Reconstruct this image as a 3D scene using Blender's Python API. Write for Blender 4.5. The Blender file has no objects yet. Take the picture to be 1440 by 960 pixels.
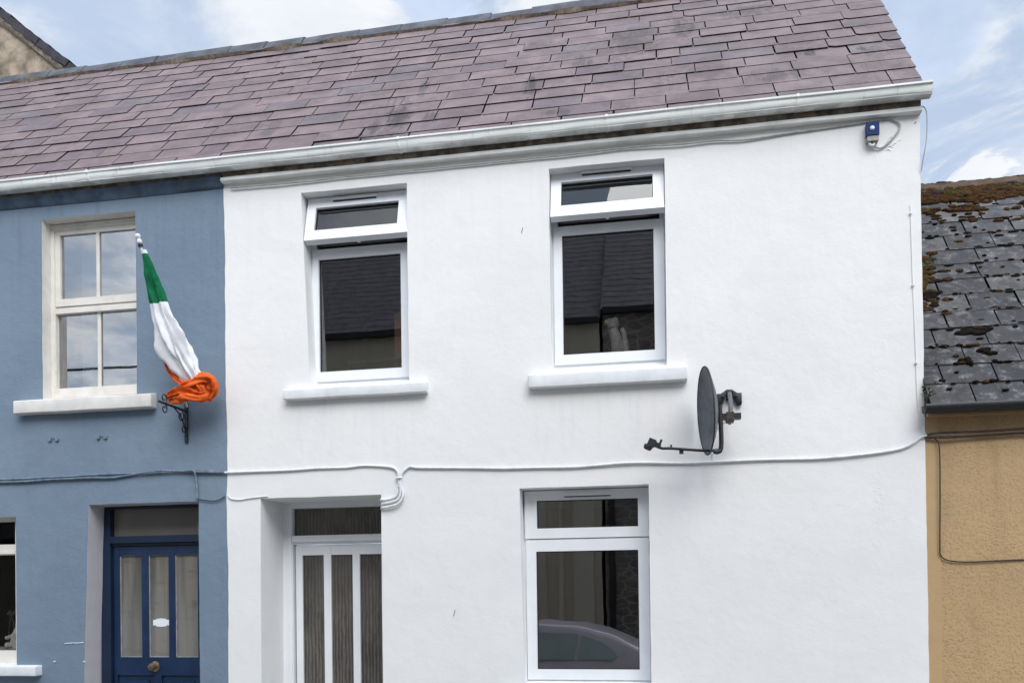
import bpy, bmesh, math, random
from mathutils import Vector, Matrix, noise
R = math.radians
sin, cos, pi = math.sin, math.cos, math.pi
rnd = random.Random(11)
sc = bpy.context.scene
COL = sc.collection

# ------------------------------------------------------------------ node helpers
def new_mat(name):
    m = bpy.data.materials.new(name); m.use_nodes = True
    nt = m.node_tree
    for n in list(nt.nodes): nt.nodes.remove(n)
    return m, nt
class G:
    """small wrapper that adds nodes and links them"""
    def __init__(s, nt): s.nt = nt
    def n(s, t, **kw):
        nd = s.nt.nodes.new(t)
        for k, v in kw.items(): setattr(nd, k, v)
        return nd
    def set(s, sock, v):
        if isinstance(v, bpy.types.NodeSocket): s.nt.links.new(v, sock)
        elif v is not None:
            if hasattr(sock.default_value, '__len__') and not hasattr(v, '__len__'): v = (v,) * len(sock.default_value)
            if hasattr(v, '__len__') and hasattr(sock.default_value, '__len__') and len(sock.default_value) == 4 and len(v) == 3: v = (*v, 1)
            sock.default_value = v
    def obj(s): return s.n('ShaderNodeTexCoord').outputs['Object']
    def scale(s, vec, sx, sy, sz, loc=(0, 0, 0)):
        m = s.n('ShaderNodeMapping'); s.set(m.inputs[0], vec)
        m.inputs['Scale'].default_value = (sx, sy, sz); m.inputs['Location'].default_value = loc
        return m.outputs[0]
    def noise(s, vec, scale, detail=4, rough=.55, dist=0):
        t = s.n('ShaderNodeTexNoise'); s.set(t.inputs['Vector'], vec)
        t.inputs['Scale'].default_value = scale; t.inputs['Detail'].default_value = detail
        t.inputs['Roughness'].default_value = rough; t.inputs['Distortion'].default_value = dist
        return t.outputs['Fac']
    def vor(s, vec, scale, feature='F1'):
        t = s.n('ShaderNodeTexVoronoi', feature=feature); s.set(t.inputs['Vector'], vec)
        t.inputs['Scale'].default_value = scale
        return t.outputs['Distance']
    def ramp(s, v, a, b, lo=0., hi=1., smooth=True):
        t = s.n('ShaderNodeMapRange', interpolation_type='SMOOTHSTEP' if smooth else 'LINEAR'); s.set(t.inputs[0], v)
        t.inputs[1].default_value = a; t.inputs[2].default_value = b
        t.inputs[3].default_value = lo; t.inputs[4].default_value = hi
        return t.outputs[0]
    def math(s, op, a, b=None, c=None):
        t = s.n('ShaderNodeMath', operation=op); s.set(t.inputs[0], a)
        if b is not None: s.set(t.inputs[1], b)
        if c is not None: s.set(t.inputs[2], c)
        return t.outputs[0]
    def mix(s, f, a, b, mode='MIX'):
        t = s.n('ShaderNodeMix', data_type='RGBA', blend_type=mode)
        s.set(t.inputs[0], f); s.set(t.inputs[6], a); s.set(t.inputs[7], b)
        return t.outputs[2]
    def xyz(s, vec):
        t = s.n('ShaderNodeSeparateXYZ'); s.set(t.inputs[0], vec); return t.outputs
    def attr(s, name): return s.n('ShaderNodeAttribute', attribute_name=name).outputs['Color']
    def bump(s, h, strength, dist, nrm=None):
        t = s.n('ShaderNodeBump'); s.set(t.inputs['Height'], h)
        t.inputs['Strength'].default_value = strength; t.inputs['Distance'].default_value = dist
        if nrm is not None: s.set(t.inputs['Normal'], nrm)
        return t.outputs[0]
    def out(s, shader):
        o = s.n('ShaderNodeOutputMaterial'); s.nt.links.new(shader, o.inputs[0])
    def pbr(s, col, rough=.6, nrm=None, metal=0., spec=.5):
        p = s.n('ShaderNodeBsdfPrincipled')
        s.set(p.inputs['Base Color'], col); s.set(p.inputs['Roughness'], rough); s.set(p.inputs['Metallic'], metal)
        p.inputs['Specular IOR Level'].default_value = spec
        if nrm is not None: s.set(p.inputs['Normal'], nrm)
        s.out(p.outputs[0]); return p

def simple(name, col, rough=.5, var=.12, scale=14, metal=0., bump=.15, spec=.5, dirt=None):
    m, nt = new_mat(name); g = G(nt); v = g.obj()
    f = g.noise(v, scale, 5)
    a = tuple(c * (1 - var) for c in col); b = tuple(min(1, c * (1 + var)) for c in col)
    c = g.mix(g.ramp(f, .3, .7), a, b)
    if dirt:
        d = g.ramp(g.noise(v, 5, 6, .65), .5, .75)
        c = g.mix(g.math('MULTIPLY', d, dirt[1]), c, dirt[0])
    g.pbr(c, rough, g.bump(g.noise(v, scale * 6, 3), bump, .004), metal, spec)
    return m

# ------------------------------------------------------------------ materials
M = {}
def plaster(name, col, pebble=False, eave_dirt=(.42, .42, .36), dark=(.9, .9, .9), streaks=True, chip=None, depth=.006, fine=.5, scar=None, runs=1.):
    m, nt = new_mat(name); g = G(nt); v = g.obj(); x, y, z = g.xyz(v)
    big = g.noise(v, .9, 5, .6); mid = g.noise(v, 5, 5, .6)
    c = g.mix(g.ramp(big, .3, .72), tuple(a * b for a, b in zip(col, dark)), col)
    c = g.mix(g.ramp(mid, .45, .8, 0, .22), c, tuple(a * .9 for a in col))
    if streaks:
        st = g.noise(g.scale(v, 9, 9, .5), 1.6, 5, .6)
        up = g.ramp(z, 3.9, 5.15)
        c = g.mix(g.math('MULTIPLY', g.ramp(st, .48, .75, 0, .45 * runs), g.math('ADD', g.math('MULTIPLY', up, .8), .2)), c, tuple(a * b * 1.2 for a, b in zip(col, eave_dirt)))
        c = g.mix(g.ramp(z, 4.98, 5.13, 0, .28 * runs), c, tuple(a * b * 1.3 for a, b in zip(col, eave_dirt)))
    sp = g.ramp(g.noise(v, 55, 3, .6), .68, .76, 0, .35)
    c = g.mix(sp, c, tuple(a * .7 for a in col))
    if chip is not None:
        k = g.ramp(g.noise(v, 23, 4, .7), .755, .775)
        c = g.mix(g.math('MULTIPLY', k, .7), c, chip)
    if pebble:
        pv = g.noise(v, 52, 3, .6); pv2 = g.noise(v, 17, 4, .6)
        h = g.math('ADD', g.math('MULTIPLY', pv, g.ramp(g.noise(v, 3, 4), .35, .65, .35, 1.1)), g.math('MULTIPLY', pv2, .6))
        c = g.mix(g.ramp(pv, .38, .5, .5, 0), c, tuple(a * .6 for a in col))
        c = g.mix(g.ramp(g.noise(v, 1.1, 5, .65), .42, .66, 0, .35), c, tuple(a * b for a, b in zip(col, (.74, .76, .82))))
        pits = g.ramp(g.noise(v, 11, 5, .75), .66, .72, 0, .7); c = g.mix(pits, c, tuple(a * .45 for a in col))
        c = g.mix(g.ramp(g.noise(g.scale(v, 5, 5, .7), 1.2, 5), .5, .75, 0, .6), c, tuple(a * .68 for a in col))
        nr = g.bump(h, .6, .011)
    else:
        h = g.math('ADD', g.math('MULTIPLY', g.noise(v, 9, 4, .5), 1.0), g.math('MULTIPLY', g.noise(v, 60, 3, .6), .16 * fine / .5))
        h = g.math('ADD', h, g.math('MULTIPLY', g.noise(g.scale(v, 1, 1, 2.2), 24, 3, .6), .22))
        if scar is not None:      # patchy repaint, hairline cracks and an old vertical filler line
            band = g.ramp(g.math('ABSOLUTE', g.math('SUBTRACT', g.math('ADD', x, g.math('MULTIPLY', g.noise(v, 2.5, 3), .12)), scar + .06)), .015, .07, 1, 0)
            rough_ = g.ramp(g.noise(v, 26, 4, .7), .46, .66)
            h = g.math('ADD', h, g.math('MULTIPLY', g.math('MULTIPLY', band, rough_), g.ramp(g.noise(v, 1.1, 3), .42, .6, .05, .5)))
            pt = g.ramp(g.noise(v, 1.6, 4, .6, 1.2), .5, .56, 0, .16); c = g.mix(pt, c, (.74, .755, .77))
            warm = g.ramp(g.noise(v, .55, 3), .45, .7, 0, .35); c = g.mix(warm, c, (.80, .79, .765))
            cr_ = g.vor(g.scale(v, 1, 1, .62, (3, 0, 1)), .8, 'DISTANCE_TO_EDGE')
            wv = g.math('ADD', cr_, g.math('MULTIPLY', g.math('SUBTRACT', g.noise(v, 9, 5, .7), .5), .05))
            ck = g.math('MULTIPLY', g.ramp(g.math('ABSOLUTE', wv), .0, .0022, .16, 0), g.ramp(g.noise(v, 1.3, 3), .52, .62))
            c = g.mix(ck, c, (.45, .46, .46))
            for (cx_, cz_, hw_) in ((-2.42, 3.262, .60), (-.37, 3.25, .60)):     # run-off under the sills
                inx = g.ramp(g.math('ABSOLUTE', g.math('SUBTRACT', x, cx_)), hw_ - .1, hw_ + .02, 1, 0)
                inz = g.math('MULTIPLY', g.ramp(z, cz_ - .75, cz_ - .02, 0, 1), g.ramp(z, cz_, cz_ + .02, 1, 0))
                sr = g.ramp(g.noise(g.scale(v, 8, 8, .8), 1.5, 6, .7), .48, .72, 0, .19)
                c = g.mix(g.math('MULTIPLY', g.math('MULTIPLY', inx, inz), sr), c, (.45, .45, .42))
            rs = g.math('MULTIPLY', g.ramp(g.math('ABSOLUTE', g.math('SUBTRACT', x, .505)), .01, .035, 1, 0), g.math('MULTIPLY', g.ramp(z, 2.72, 2.98, 0, 1), g.ramp(z, 2.98, 3.05, 1, 0)))
            c = g.mix(g.math('MULTIPLY', rs, g.ramp(g.noise(g.scale(v, 20, 20, 2), 2, 4), .35, .65, 0, .45)), c, (.50, .36, .22))
        nr = g.bump(h, .55, depth)
    g.pbr(c, .75, nr, spec=.3)
    return m
M['white'] = plaster('white_paint', (.855, .848, .826), eave_dirt=(.70, .71, .68), depth=.006, dark=(.955, .955, .955), scar=1.62, runs=.5)
M['blue'] = plaster('blue_paint', (.200, .265, .335), eave_dirt=(.45, .47, .5), dark=(.82, .84, .87), chip=(.5, .55, .6), depth=.012)
M['ochre'] = plaster('ochre_render', (.53, .36, .188), pebble=True, streaks=False)
M['ochre_smooth'] = plaster('ochre_band_paint', (.52, .355, .185), streaks=False)
M['pale'] = plaster('pale_reveal_paint', (.60, .585, .60), streaks=False)
M['harl'] = simple('brown_harling', (.29, .235, .175), .95, .5, 6, bump=.9, dirt=((.085, .075, .055), .85))
M['cream'] = plaster('cream_render', (.74, .68, .56), eave_dirt=(.6, .6, .5))
M['pvc'] = simple('white_frame', (.82, .84, .86), .32, .025, 6, bump=.03)
M['pvc_cream'] = simple('cream_frame', (.74, .71, .65), .4, .05, 6, bump=.05, dirt=((.45, .40, .33), .35))
M['sill_white'] = simple('white_sill_paint', (.76, .78, .79), .7, .06, 9, bump=.35, dirt=((.45, .46, .44), .3))
M['sill_cream'] = simple('cream_sill_paint', (.72, .70, .66), .7, .06, 9, bump=.35, dirt=((.45, .43, .40), .35))
M['gasket'] = simple('black_gasket', (.02, .02, .022), .6, .1)
M['slate_edge'] = simple('slate_edge', (.022, .018, .02), .9, .3)  # near-black edges: weathering and the shadow gap put into one colour
M['underlay'] = simple('roof_underlay', (.012, .011, .012), .95, .2)
M['black'] = simple('black_metal', (.016, .017, .02), .5, .25, 30, bump=.2)
M['dish'] = simple('grey_dish_paint', (.10, .11, .122), .5, .3, 9, bump=.15, dirt=((.16, .15, .14), .5))
M['rust'] = simple('rusty_steel', (.06, .045, .035), .7, .4, 40, bump=.4)
M['alarm'] = simple('blue_plastic', (.005, .03, .125), .5, .06, 10, bump=.03, spec=.15)
M['lamp'] = simple('white_plastic', (.82, .85, .9), .3, .04)
M['alarm_base'] = simple('grey_plastic', (.30, .27, .24), .5, .25, 40)
M['cable_w'] = simple('white_painted_cable', (.74, .76, .77), .6, .08, 30, dirt=((.42, .42, .40), .5))
M['cable_b'] = simple('blue_painted_cable', (.15, .20, .26), .6, .3, 20, dirt=((.35, .38, .42), .5))
M['cable_g'] = simple('grey_cable', (.38, .38, .36), .6, .2, 20)
M['cable_k'] = simple('dark_cable', (.045, .032, .025), .7, .3, 20)
M['door_blue'] = simple('navy_gloss_paint', (.007, .026, .074), .4, .14, 5, bump=.12, dirt=((.016, .042, .09), .5))
M['navy_dark'] = simple('navy_frame_paint', (.006, .018, .050), .45, .2, 5, bump=.12)
M['brass'] = simple('aged_brass', (.25, .18, .12), .35, .3, 40, metal=.8)
M['green_c'] = simple('green_cloth', (.006, .135, .055), .85, .18, 20, bump=.3, spec=.2)
M['white_c'] = simple('white_cloth', (.76, .77, .80), .85, .07, 12, bump=.3, spec=.2)
M['orange_c'] = simple('orange_cloth', (.72, .125, .022), .85, .14, 14, bump=.3, spec=.2)
M['wood'] = simple('varnished_pine', (.34, .15, .05), .45, .25, 12)
M['dkwood'] = simple('dark_wood', (.05, .035, .03), .5, .3, 12)
M['figure'] = simple('pale_ceramic', (.80, .74, .66), .4, .2, 20)
M['stem'] = simple('dried_stem', (.10, .09, .06), .8, .3)
M['leaf'] = simple('weed_leaf', (.05, .085, .022), .7, .4, 30)
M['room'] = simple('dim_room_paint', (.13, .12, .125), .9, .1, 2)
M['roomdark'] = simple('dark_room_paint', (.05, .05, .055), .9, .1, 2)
M['net'] = simple('net_curtain', (.62, .66, .68), .9, .08, 3)
M['eaves'] = simple('grimy_eaves', (.26, .215, .17), .9, .5, 12, bump=.5, dirt=((.05, .045, .035), .8))
M['corbel_w'] = simple('weathered_white_paint', (.84, .84, .80), .75, .06, 7, bump=.4, dirt=((.46, .46, .38), .35))
M['corbel_b'] = simple('weathered_blue_paint', (.075, .115, .165), .75, .25, 7, bump=.4, dirt=((.03, .04, .05), .6))
M['plain_grey'] = simple('grey_fixings', (.33, .34, .35), .6, .2)  # even grey for the glazing beads and wall marks
M['scratch'] = simple('bare_plaster', (.62, .68, .74), .8, .15, 60)
M['tarmac'] = simple('asphalt', (.055, .055, .057), .9, .25, 40, bump=.6)
M['paving'] = simple('concrete_paving', (.34, .33, .31), .85, .15, 6, bump=.4)
M['kerbm'] = simple('kerb_concrete', (.30, .29, .27), .85, .2, 10, bump=.4)
M['field'] = simple('ground_earth', (.10, .11, .06), .95, .4, .4, bump=.4)
M['tyre'] = simple('tyre_rubber', (.02, .02, .021), .8, .2)
M['alloy'] = simple('alloy', (.45, .45, .47), .3, .1, metal=.9)
M['carpaint'] = simple('lilac_silver_paint', (.66, .62, .69), .3, .04, 3, metal=.2, bump=.0)
M['carglass'] = simple('car_glass', (.34, .42, .40), .06, .1, 3, bump=0)
M['redlens'] = simple('red_lens', (.35, .01, .01), .2, .1)
M['darkstone_w'] = simple('pole_timber', (.10, .075, .055), .85, .3, 12)

def gutter_mat():
    m, nt = new_mat('weathered_gutter'); g = G(nt); v = g.obj(); x, y, z = g.xyz(v)
    c = g.mix(g.ramp(g.noise(v, 4, 5), .35, .7), (.80, .83, .80), (.88, .90, .87))
    c = g.mix(g.ramp(x, -3, 2.0, 0, .3), c, (.66, .66, .58))
    st = g.noise(g.scale(v, 14, 3, 3), 1.4, 6, .7)
    c = g.mix(g.ramp(st, .55, .72, 0, .35), c, (.34, .34, .26))
    low = g.math('MULTIPLY', g.ramp(z, 5.185, 5.22, 1, 0), g.ramp(g.noise(v, 6, 5), .35, .6))
    c = g.mix(g.math('MULTIPLY', low, .6), c, (.16, .16, .12))
    g.pbr(c, .5, g.bump(g.noise(v, 30, 4), .25, .003)); return m
M['gutter'] = gutter_mat()

SL = R(48); SLO = R(52)
def slate_mat(name, streaks=(), pale=None, grime=(.05, .045, .045), lichen=False, slope=SL):
    m, nt = new_mat(name); g = G(nt); v = g.obj(); x, y, z = g.xyz(v)
    base = g.attr('col')
    s = g.math('ADD', g.math('MULTIPLY', y, cos(slope)), g.math('MULTIPLY', z, sin(slope)))
    comb = g.n('ShaderNodeCombineXYZ'); g.set(comb.inputs[0], x); g.set(comb.inputs[1], s); cv = comb.outputs[0]
    n1 = g.noise(cv, 7, 6, .65)
    c = g.mix(g.ramp(n1, .25, .75, .72, 1.22), (0, 0, 0), base)
    c = g.mix(1.0, c, base, 'MIX') if False else c
    sc_ = g.noise(cv, 3.0, 5, .6)
    mul = g.ramp(sc_, .3, .7, .78, 1.14)
    vm = g.n('ShaderNodeVectorMath', operation='SCALE'); g.set(vm.inputs[0], base); g.set(vm.inputs['Scale'], g.math('MULTIPLY', mul, g.ramp(n1, .2, .8, .84, 1.14)))
    c = vm.outputs[0]
    # grime runs down the slope
    fine = g.noise(g.scale(cv, 44, 2.6, 1), 1.0, 6, .75)
    runs = g.ramp(fine, .47, .64)
    area = g.ramp(g.noise(cv, .75, 4, .6, .4), .55, .70)
    tot = g.math('MULTIPLY', g.math('MULTIPLY', runs, area), .7)
    blot = g.math('MULTIPLY', g.ramp(g.noise(cv, 1.7, 5, .65, .5), .52, .66), g.ramp(g.noise(g.scale(cv, 1, .6, 1), 24, 6, .75), .42, .60, .05, .65))
    tot = g.math('MAXIMUM', tot, g.math('MULTIPLY', blot, g.ramp(x, -2.6, .6, .4, .95)))
    for (x0, s0, wx, ws, amt) in streaks:
        dx = g.math('DIVIDE', g.math('SUBTRACT', x, x0), wx); ds = g.math('DIVIDE', g.math('SUBTRACT', s, s0), ws)
        d = g.math('ADD', g.math('ADD', g.math('MULTIPLY', dx, dx), g.math('MULTIPLY', ds, ds)), g.math('MULTIPLY', g.math('SUBTRACT', g.noise(g.scale(cv, 1, .55, 1), 11, 5, .7), .42), 3.2))
        k = g.math('MULTIPLY', g.ramp(d, .25, 1, amt, 0), g.ramp(fine, .34, .50))
        tot = g.math('MAXIMUM', tot, k)
    c = g.mix(tot, c, grime)
    sp = g.ramp(g.noise(cv, 30, 5, .7), .54, .72, 0, .55)
    c = g.mix(sp, c, tuple(a * 1.5 for a in grime))
    if pale:
        c = g.mix(g.ramp(g.noise(cv, 9, 7, .8), .49, .68, 0, .62), c, pale)
        c = g.mix(g.ramp(g.noise(cv, 6, 6, .75), .48, .60, 0, .6), c, (.028, .028, .032))
        top = g.math('ADD', g.ramp(s, 4.55, 5.35, -.22, .32), g.noise(g.scale(cv, 4, 9, 1), 1.5, 6, .7))
        c = g.mix(g.ramp(top, .52, .66), c, g.mix(g.ramp(g.noise(cv, 14, 5, .7), .4, .6), (.05, .026, .012), (.085, .07, .022)))
    g.pbr(c, .62 if not lichen else .8, g.bump(g.math('ADD', g.noise(cv, 40, 4), g.noise(g.scale(cv, 3, 12, 1), 6, 4)), .35, .004), spec=.35)
    return m
s_of = lambda y, z: y * cos(SL) + z * sin(SL)
STREAKS = [(-2.12, s_of(.30, 5.70), .16, .42, .9), (-2.02, s_of(.75, 6.18), .07, .30, .7), (-1.82, s_of(.25, 5.62), .12, .25, .75),
           (-1.02, s_of(.56, 6.0), .08, .36, .95), (-1.05, s_of(1.3, 6.8), .2, .22, .45), (-.15, s_of(1.14, 6.63), .35, .6, .5),
           (-2.25, s_of(.05, 5.42), .3, .14, .6), (-.75, s_of(.1, 5.5), .2, .12, .6), (1.28, s_of(.61, 6.03), .07, .13, .95), (1.68, s_of(.56, 5.99), .05, .10, .95), (-2.3, s_of(.18, 5.53), .10, .25, .8), (-.6, s_of(.9, 6.3), .12, .3, .6), (.3, s_of(1.3, 6.8), .15, .4, .7), (1.0, s_of(.3, 5.7), .4, .2, .5),
           (.45, s_of(.5, 5.9), .3, .3, .4), (-3.3, s_of(.35, 5.75), .12, .3, .5), (.9, s_of(1.5, 7.0), .4, .3, .5)]
M['slate'] = slate_mat('purple_slate', STREAKS)
M['slate_dark'] = slate_mat('grey_slate', (), pale=(.30, .30, .305), grime=(.02, .02, .02), lichen=True, slope=SLO)
M['slate_opp'] = simple('opposite_slate', (.13, .118, .128), .7, .3, 8, bump=.3)
M['verge_slate'] = simple('dark_verge_slate', (.035, .033, .042), .75, .35, 9, bump=.4)
M['ridge'] = simple('ridge_tile', (.075, .082, .098), .75, .35, 5, bump=.4, dirt=((.2, .2, .2), .3))
M['mortar'] = simple('pale_mortar', (.30, .24, .19), .9, .35, 25, bump=.5)

def moss_mat():
    m, nt = new_mat('moss'); g = G(nt); v = g.obj()
    c = g.attr('col'); n = g.noise(v, 60, 4, .7)
    c = g.mix(g.ramp(n, .4, .65), g.mix(.7, c, (.012, .008, .005)), c)
    g.pbr(c, .95, g.bump(g.noise(v, 90, 4, .7), .9, .015), spec=.1); return m
M['moss'] = moss_mat()
M['mossy'] = simple('moss_stained_ridge', (.075, .048, .03), .95, .5, 12, bump=.8, dirt=((.05, .04, .045), .7))

def stone_mat():
    m, nt = new_mat('rubble_stone'); g = G(nt); v = g.obj()
    d = g.vor(g.scale(v, 3.6, 3.6, 8), 1, 'DISTANCE_TO_EDGE')
    c = g.mix(g.ramp(g.noise(v, 2.4, 5), .3, .7), (.12, .11, .10), (.27, .245, .215))
    c = g.mix(g.ramp(d, .02, .07, .8, 0), c, (.48, .45, .40))
    g.pbr(c, .9, g.bump(d, .5, .02)); return m
M['stone'] = stone_mat()

def glass_mat(name, base=.035, k=1.7, tint=(.82, .85, .86), wav=.010):
    m, nt = new_mat(name); g = G(nt); v = g.obj()
    fr = g.n('ShaderNodeFresnel'); fr.inputs[0].default_value = 1.5
    f = g.math('MINIMUM', g.math('ADD', g.math('MULTIPLY', fr.outputs[0], k), base), 1.0)
    gl = g.n('ShaderNodeBsdfGlossy'); gl.inputs['Roughness'].default_value = .0
    nr = g.bump(g.noise(v, 2.2, 2, .5), wav, .06)
    g.set(gl.inputs['Normal'], nr)
    tr = g.n('ShaderNodeBsdfTransparent'); g.set(tr.inputs[0], tint)
    mx = g.n('ShaderNodeMixShader'); g.set(mx.inputs[0], f); g.nt.links.new(tr.outputs[0], mx.inputs[1]); g.nt.links.new(gl.outputs[0], mx.inputs[2])
    g.out(mx.outputs[0]); return m
M['glass'] = glass_mat('window_glass', .17, 1.8)
M['glass_clear'] = glass_mat('clear_window_glass', .0, .8)
M['glass_sky'] = glass_mat('old_window_glass', .36, 2.2, (.8, .85, .88), .005)
M['glass_sash'] = glass_mat('open_sash_glass', .02, 1.5)
def ribbed():
    m, nt = new_mat('reeded_obscure_glass'); g = G(nt); v = g.obj()
    wt = g.n('ShaderNodeTexWave', wave_type='BANDS', bands_direction='X'); g.set(wt.inputs['Vector'], g.scale(v, 1, 1, .16))
    wt.inputs['Scale'].default_value = 10; wt.inputs['Distortion'].default_value = 4.5; wt.inputs['Detail'].default_value = 3; wt.inputs['Detail Scale'].default_value = 3.2; wt.inputs['Detail Roughness'].default_value = .6
    w = wt.outputs['Fac']; x, y, z = g.xyz(v)
    w2 = g.noise(g.scale(v, 60, 60, 9), 1.0, 4, .65, .8)
    soft = g.noise(g.scale(v, 1, 1, .6), 3.2, 3, .5)
    c = g.mix(g.ramp(soft, .35, .68), (.060, .052, .047), (.115, .104, .092))
    low = g.ramp(z, 1.0, 2.1, 1.0, .40)
    c = g.mix(g.math('MULTIPLY', g.ramp(w, .55, .95), g.math('MULTIPLY', low, .55)), c, (.025, .021, .019))
    c = g.mix(g.math('MULTIPLY', g.ramp(w, .22, .02), g.math('MULTIPLY', low, .35)), c, (.20, .185, .165))
    c = g.mix(g.math('MULTIPLY', g.ramp(w2, .56, .70), .35), c, (.20, .19, .17))
    h = g.math('ADD', w, g.math('MULTIPLY', w2, .5))
    g.pbr(c, .14, g.bump(h, .5, .006), spec=.6); return m
M['ribbed'] = ribbed()
def doorglass():
    m, nt = new_mat('curtained_door_glass'); g = G(nt); v = g.obj(); x, y, z = g.xyz(v)
    f = g.noise(g.scale(v, 6, 6, .4), 1.5, 3)
    c = g.mix(g.ramp(f, .35, .65), (.105, .100, .088), (.20, .19, .165))
    c = g.mix(g.ramp(g.noise(g.scale(v, 2, 2, 7), 1.2, 3), .55, .7, 0, .5), c, (.06, .06, .06))
    c = g.mix(g.ramp(z, 1.3, 1.9, .35, 0), c, (.26, .26, .25))
    g.pbr(c, .08, None, spec=.5); return m
M['doorglass'] = doorglass()
M['fanglass'] = simple('curtained_fanlight', (.20, .19, .165), .08, .08, 2, bump=0)

# ------------------------------------------------------------------ object helpers
def link(name, bm, mats, parent=None, smooth=None, label=None):
    me = bpy.data.meshes.new(name)
    bm.normal_update()
    if smooth is not None:
        for f in bm.faces: f.smooth = True
        for e in bm.edges:
            if len(e.link_faces) == 2 and e.calc_face_angle(0) > smooth: e.smooth = False
    bm.to_mesh(me); bm.free()
    for m in (mats if isinstance(mats, (list, tuple)) else [mats]): me.materials.append(M[m] if isinstance(m, str) else m)
    o = bpy.data.objects.new(name, me); COL.objects.link(o)
    if parent is not None:
        o.parent = parent
        q = parent; off = Vector()
        while q is not None: off += q.location; q = q.parent
        o.location = -off            # meshes are written in world metres
    if label: o['label'] = label
    return o
def thing(name, label, cat, loc=(0, 0, 0), group=None):
    o = bpy.data.objects.new(name, None); COL.objects.link(o); o.location = loc; o.empty_display_size = .2
    o['label'] = label; o['category'] = cat
    if group: o['group'] = group
    return o
def tag(o, label, cat, group=None):
    o['label'] = label; o['category'] = cat
    if group: o['group'] = group
    return o
def struct(o): o['kind'] = 'structure'; return o
def bevel_sharp(bm, w, seg=2, ang=30):
    es = [e for e in bm.edges if len(e.link_faces) == 2 and e.calc_face_angle(0) > R(ang)]
    if es: bmesh.ops.bevel(bm, geom=es, offset=w, segments=seg, affect='EDGES', profile=.5, clamp_overlap=True)
def box(bm, x0, x1, y0, y1, z0, z1, mi=0, M4=None):
    vs = [bm.verts.new((x, y, z)) for x in (x0, x1) for y in (y0, y1) for z in (z0, z1)]
    if M4 is not None:
        for v in vs: v.co = M4 @ v.co
    for q in ((0, 1, 3, 2), (4, 6, 7, 5), (0, 4, 5, 1), (2, 3, 7, 6), (0, 2, 6, 4), (1, 5, 7, 3)):
        f = bm.faces.new([vs[i] for i in q]); f.material_index = mi
    return vs
def ring(bm, x0, x1, z0, z1, w, y0, y1, mi=0, M4=None):
    """picture frame; w = (left, right, top, bottom) member widths"""
    l, r, t, b = w
    o = [(x0, z0), (x1, z0), (x1, z1), (x0, z1)]; i = [(x0 + l, z0 + b), (x1 - r, z0 + b), (x1 - r, z1 - t), (x0 + l, z1 - t)]
    V = {}
    for n, pts in (('o', o), ('i', i)):
        for k, (x, z) in enumerate(pts):
            for yi, y in enumerate((y0, y1)):
                co = Vector((x, y, z)); V[n, k, yi] = bm.verts.new(M4 @ co if M4 is not None else co)
    for k in range(4):
        j = (k + 1) % 4
        for q in ([('o', k, 0), ('o', j, 0), ('i', j, 0), ('i', k, 0)], [('o', j, 1), ('o', k, 1), ('i', k, 1), ('i', j, 1)],
                  [('o', j, 0), ('o', k, 0), ('o', k, 1), ('o', j, 1)], [('i', k, 0), ('i', j, 0), ('i', j, 1), ('i', k, 1)]):
            f = bm.faces.new([V[a] for a in q]); f.material_index = mi
def frame(name, x0, x1, z0, z1, w, y0, y1, mat, parent, M4=None, bev=.006, label=None):
    bm = bmesh.new(); ring(bm, x0, x1, z0, z1, w, y0, y1, 0, M4); bevel_sharp(bm, bev, 2)
    return link(name, bm, mat, parent, R(40), label)
def boxobj(name, x0, x1, y0, y1, z0, z1, mat, parent=None, bev=.006, M4=None, label=None, seg=2):
    bm = bmesh.new(); box(bm, x0, x1, y0, y1, z0, z1, 0, M4)
    if bev: bevel_sharp(bm, bev, seg)
    return link(name, bm, mat, parent, R(40), label)
def pane(name, x0, x1, z0, z1, y, mat, parent, M4=None, label=None):
    bm = bmesh.new()
    vs = [Vector((x0, y, z0)), Vector((x1, y, z0)), Vector((x1, y, z1)), Vector((x0, y, z1))]
    bm.faces.new([bm.verts.new(M4 @ a if M4 is not None else a) for a in vs])
    return link(name, bm, mat, parent, None, label)
def smooth_path(pts, n=8):
    P = [Vector(p) for p in pts]; out = []
    for i in range(len(P) - 1):
        a = P[max(i - 1, 0)]; b = P[i]; c = P[i + 1]; d = P[min(i + 2, len(P) - 1)]
        for k in range(n):
            t = k / n
            out.append(.5 * ((2 * b) + (c - a) * t + (2 * a - 5 * b + 4 * c - d) * t * t + (3 * b - a - 3 * c + d) * t ** 3))
    out.append(P[-1]); return out
def tube(bm, pts, r, seg=8, n=8, mi=0, cap=True):
    path = smooth_path(pts, n) if n > 1 else [Vector(p) for p in pts]
    prev = None; rings = []
    up = Vector((0, 0, 1))
    for i, p in enumerate(path):
        t = (path[min(i + 1, len(path) - 1)] - path[max(i - 1, 0)]).normalized()
        if prev is None: u = t.orthogonal().normalized()
        else: u = (prev - t * prev.dot(t)).normalized()
        prev = u; w = t.cross(u)
        rr = r(i / (len(path) - 1)) if callable(r) else r
        rings.append([bm.verts.new(p + (u * cos(a) + w * sin(a)) * rr) for a in [2 * pi * k / seg for k in range(seg)]])
    for A, B in zip(rings, rings[1:]):
        for k in range(seg):
            f = bm.faces.new((A[k], A[(k + 1) % seg], B[(k + 1) % seg], B[k])); f.material_index = mi
    if cap:
        for q in (rings[0][::-1], rings[-1]): bm.faces.new(q).material_index = mi
def tubeobj(name, paths, r, mat, parent=None, seg=8, n=8, label=None):
    bm = bmesh.new()
    for p in paths: tube(bm, p, r, seg, n)
    return link(name, bm, mat, parent, R(50), label)
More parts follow.
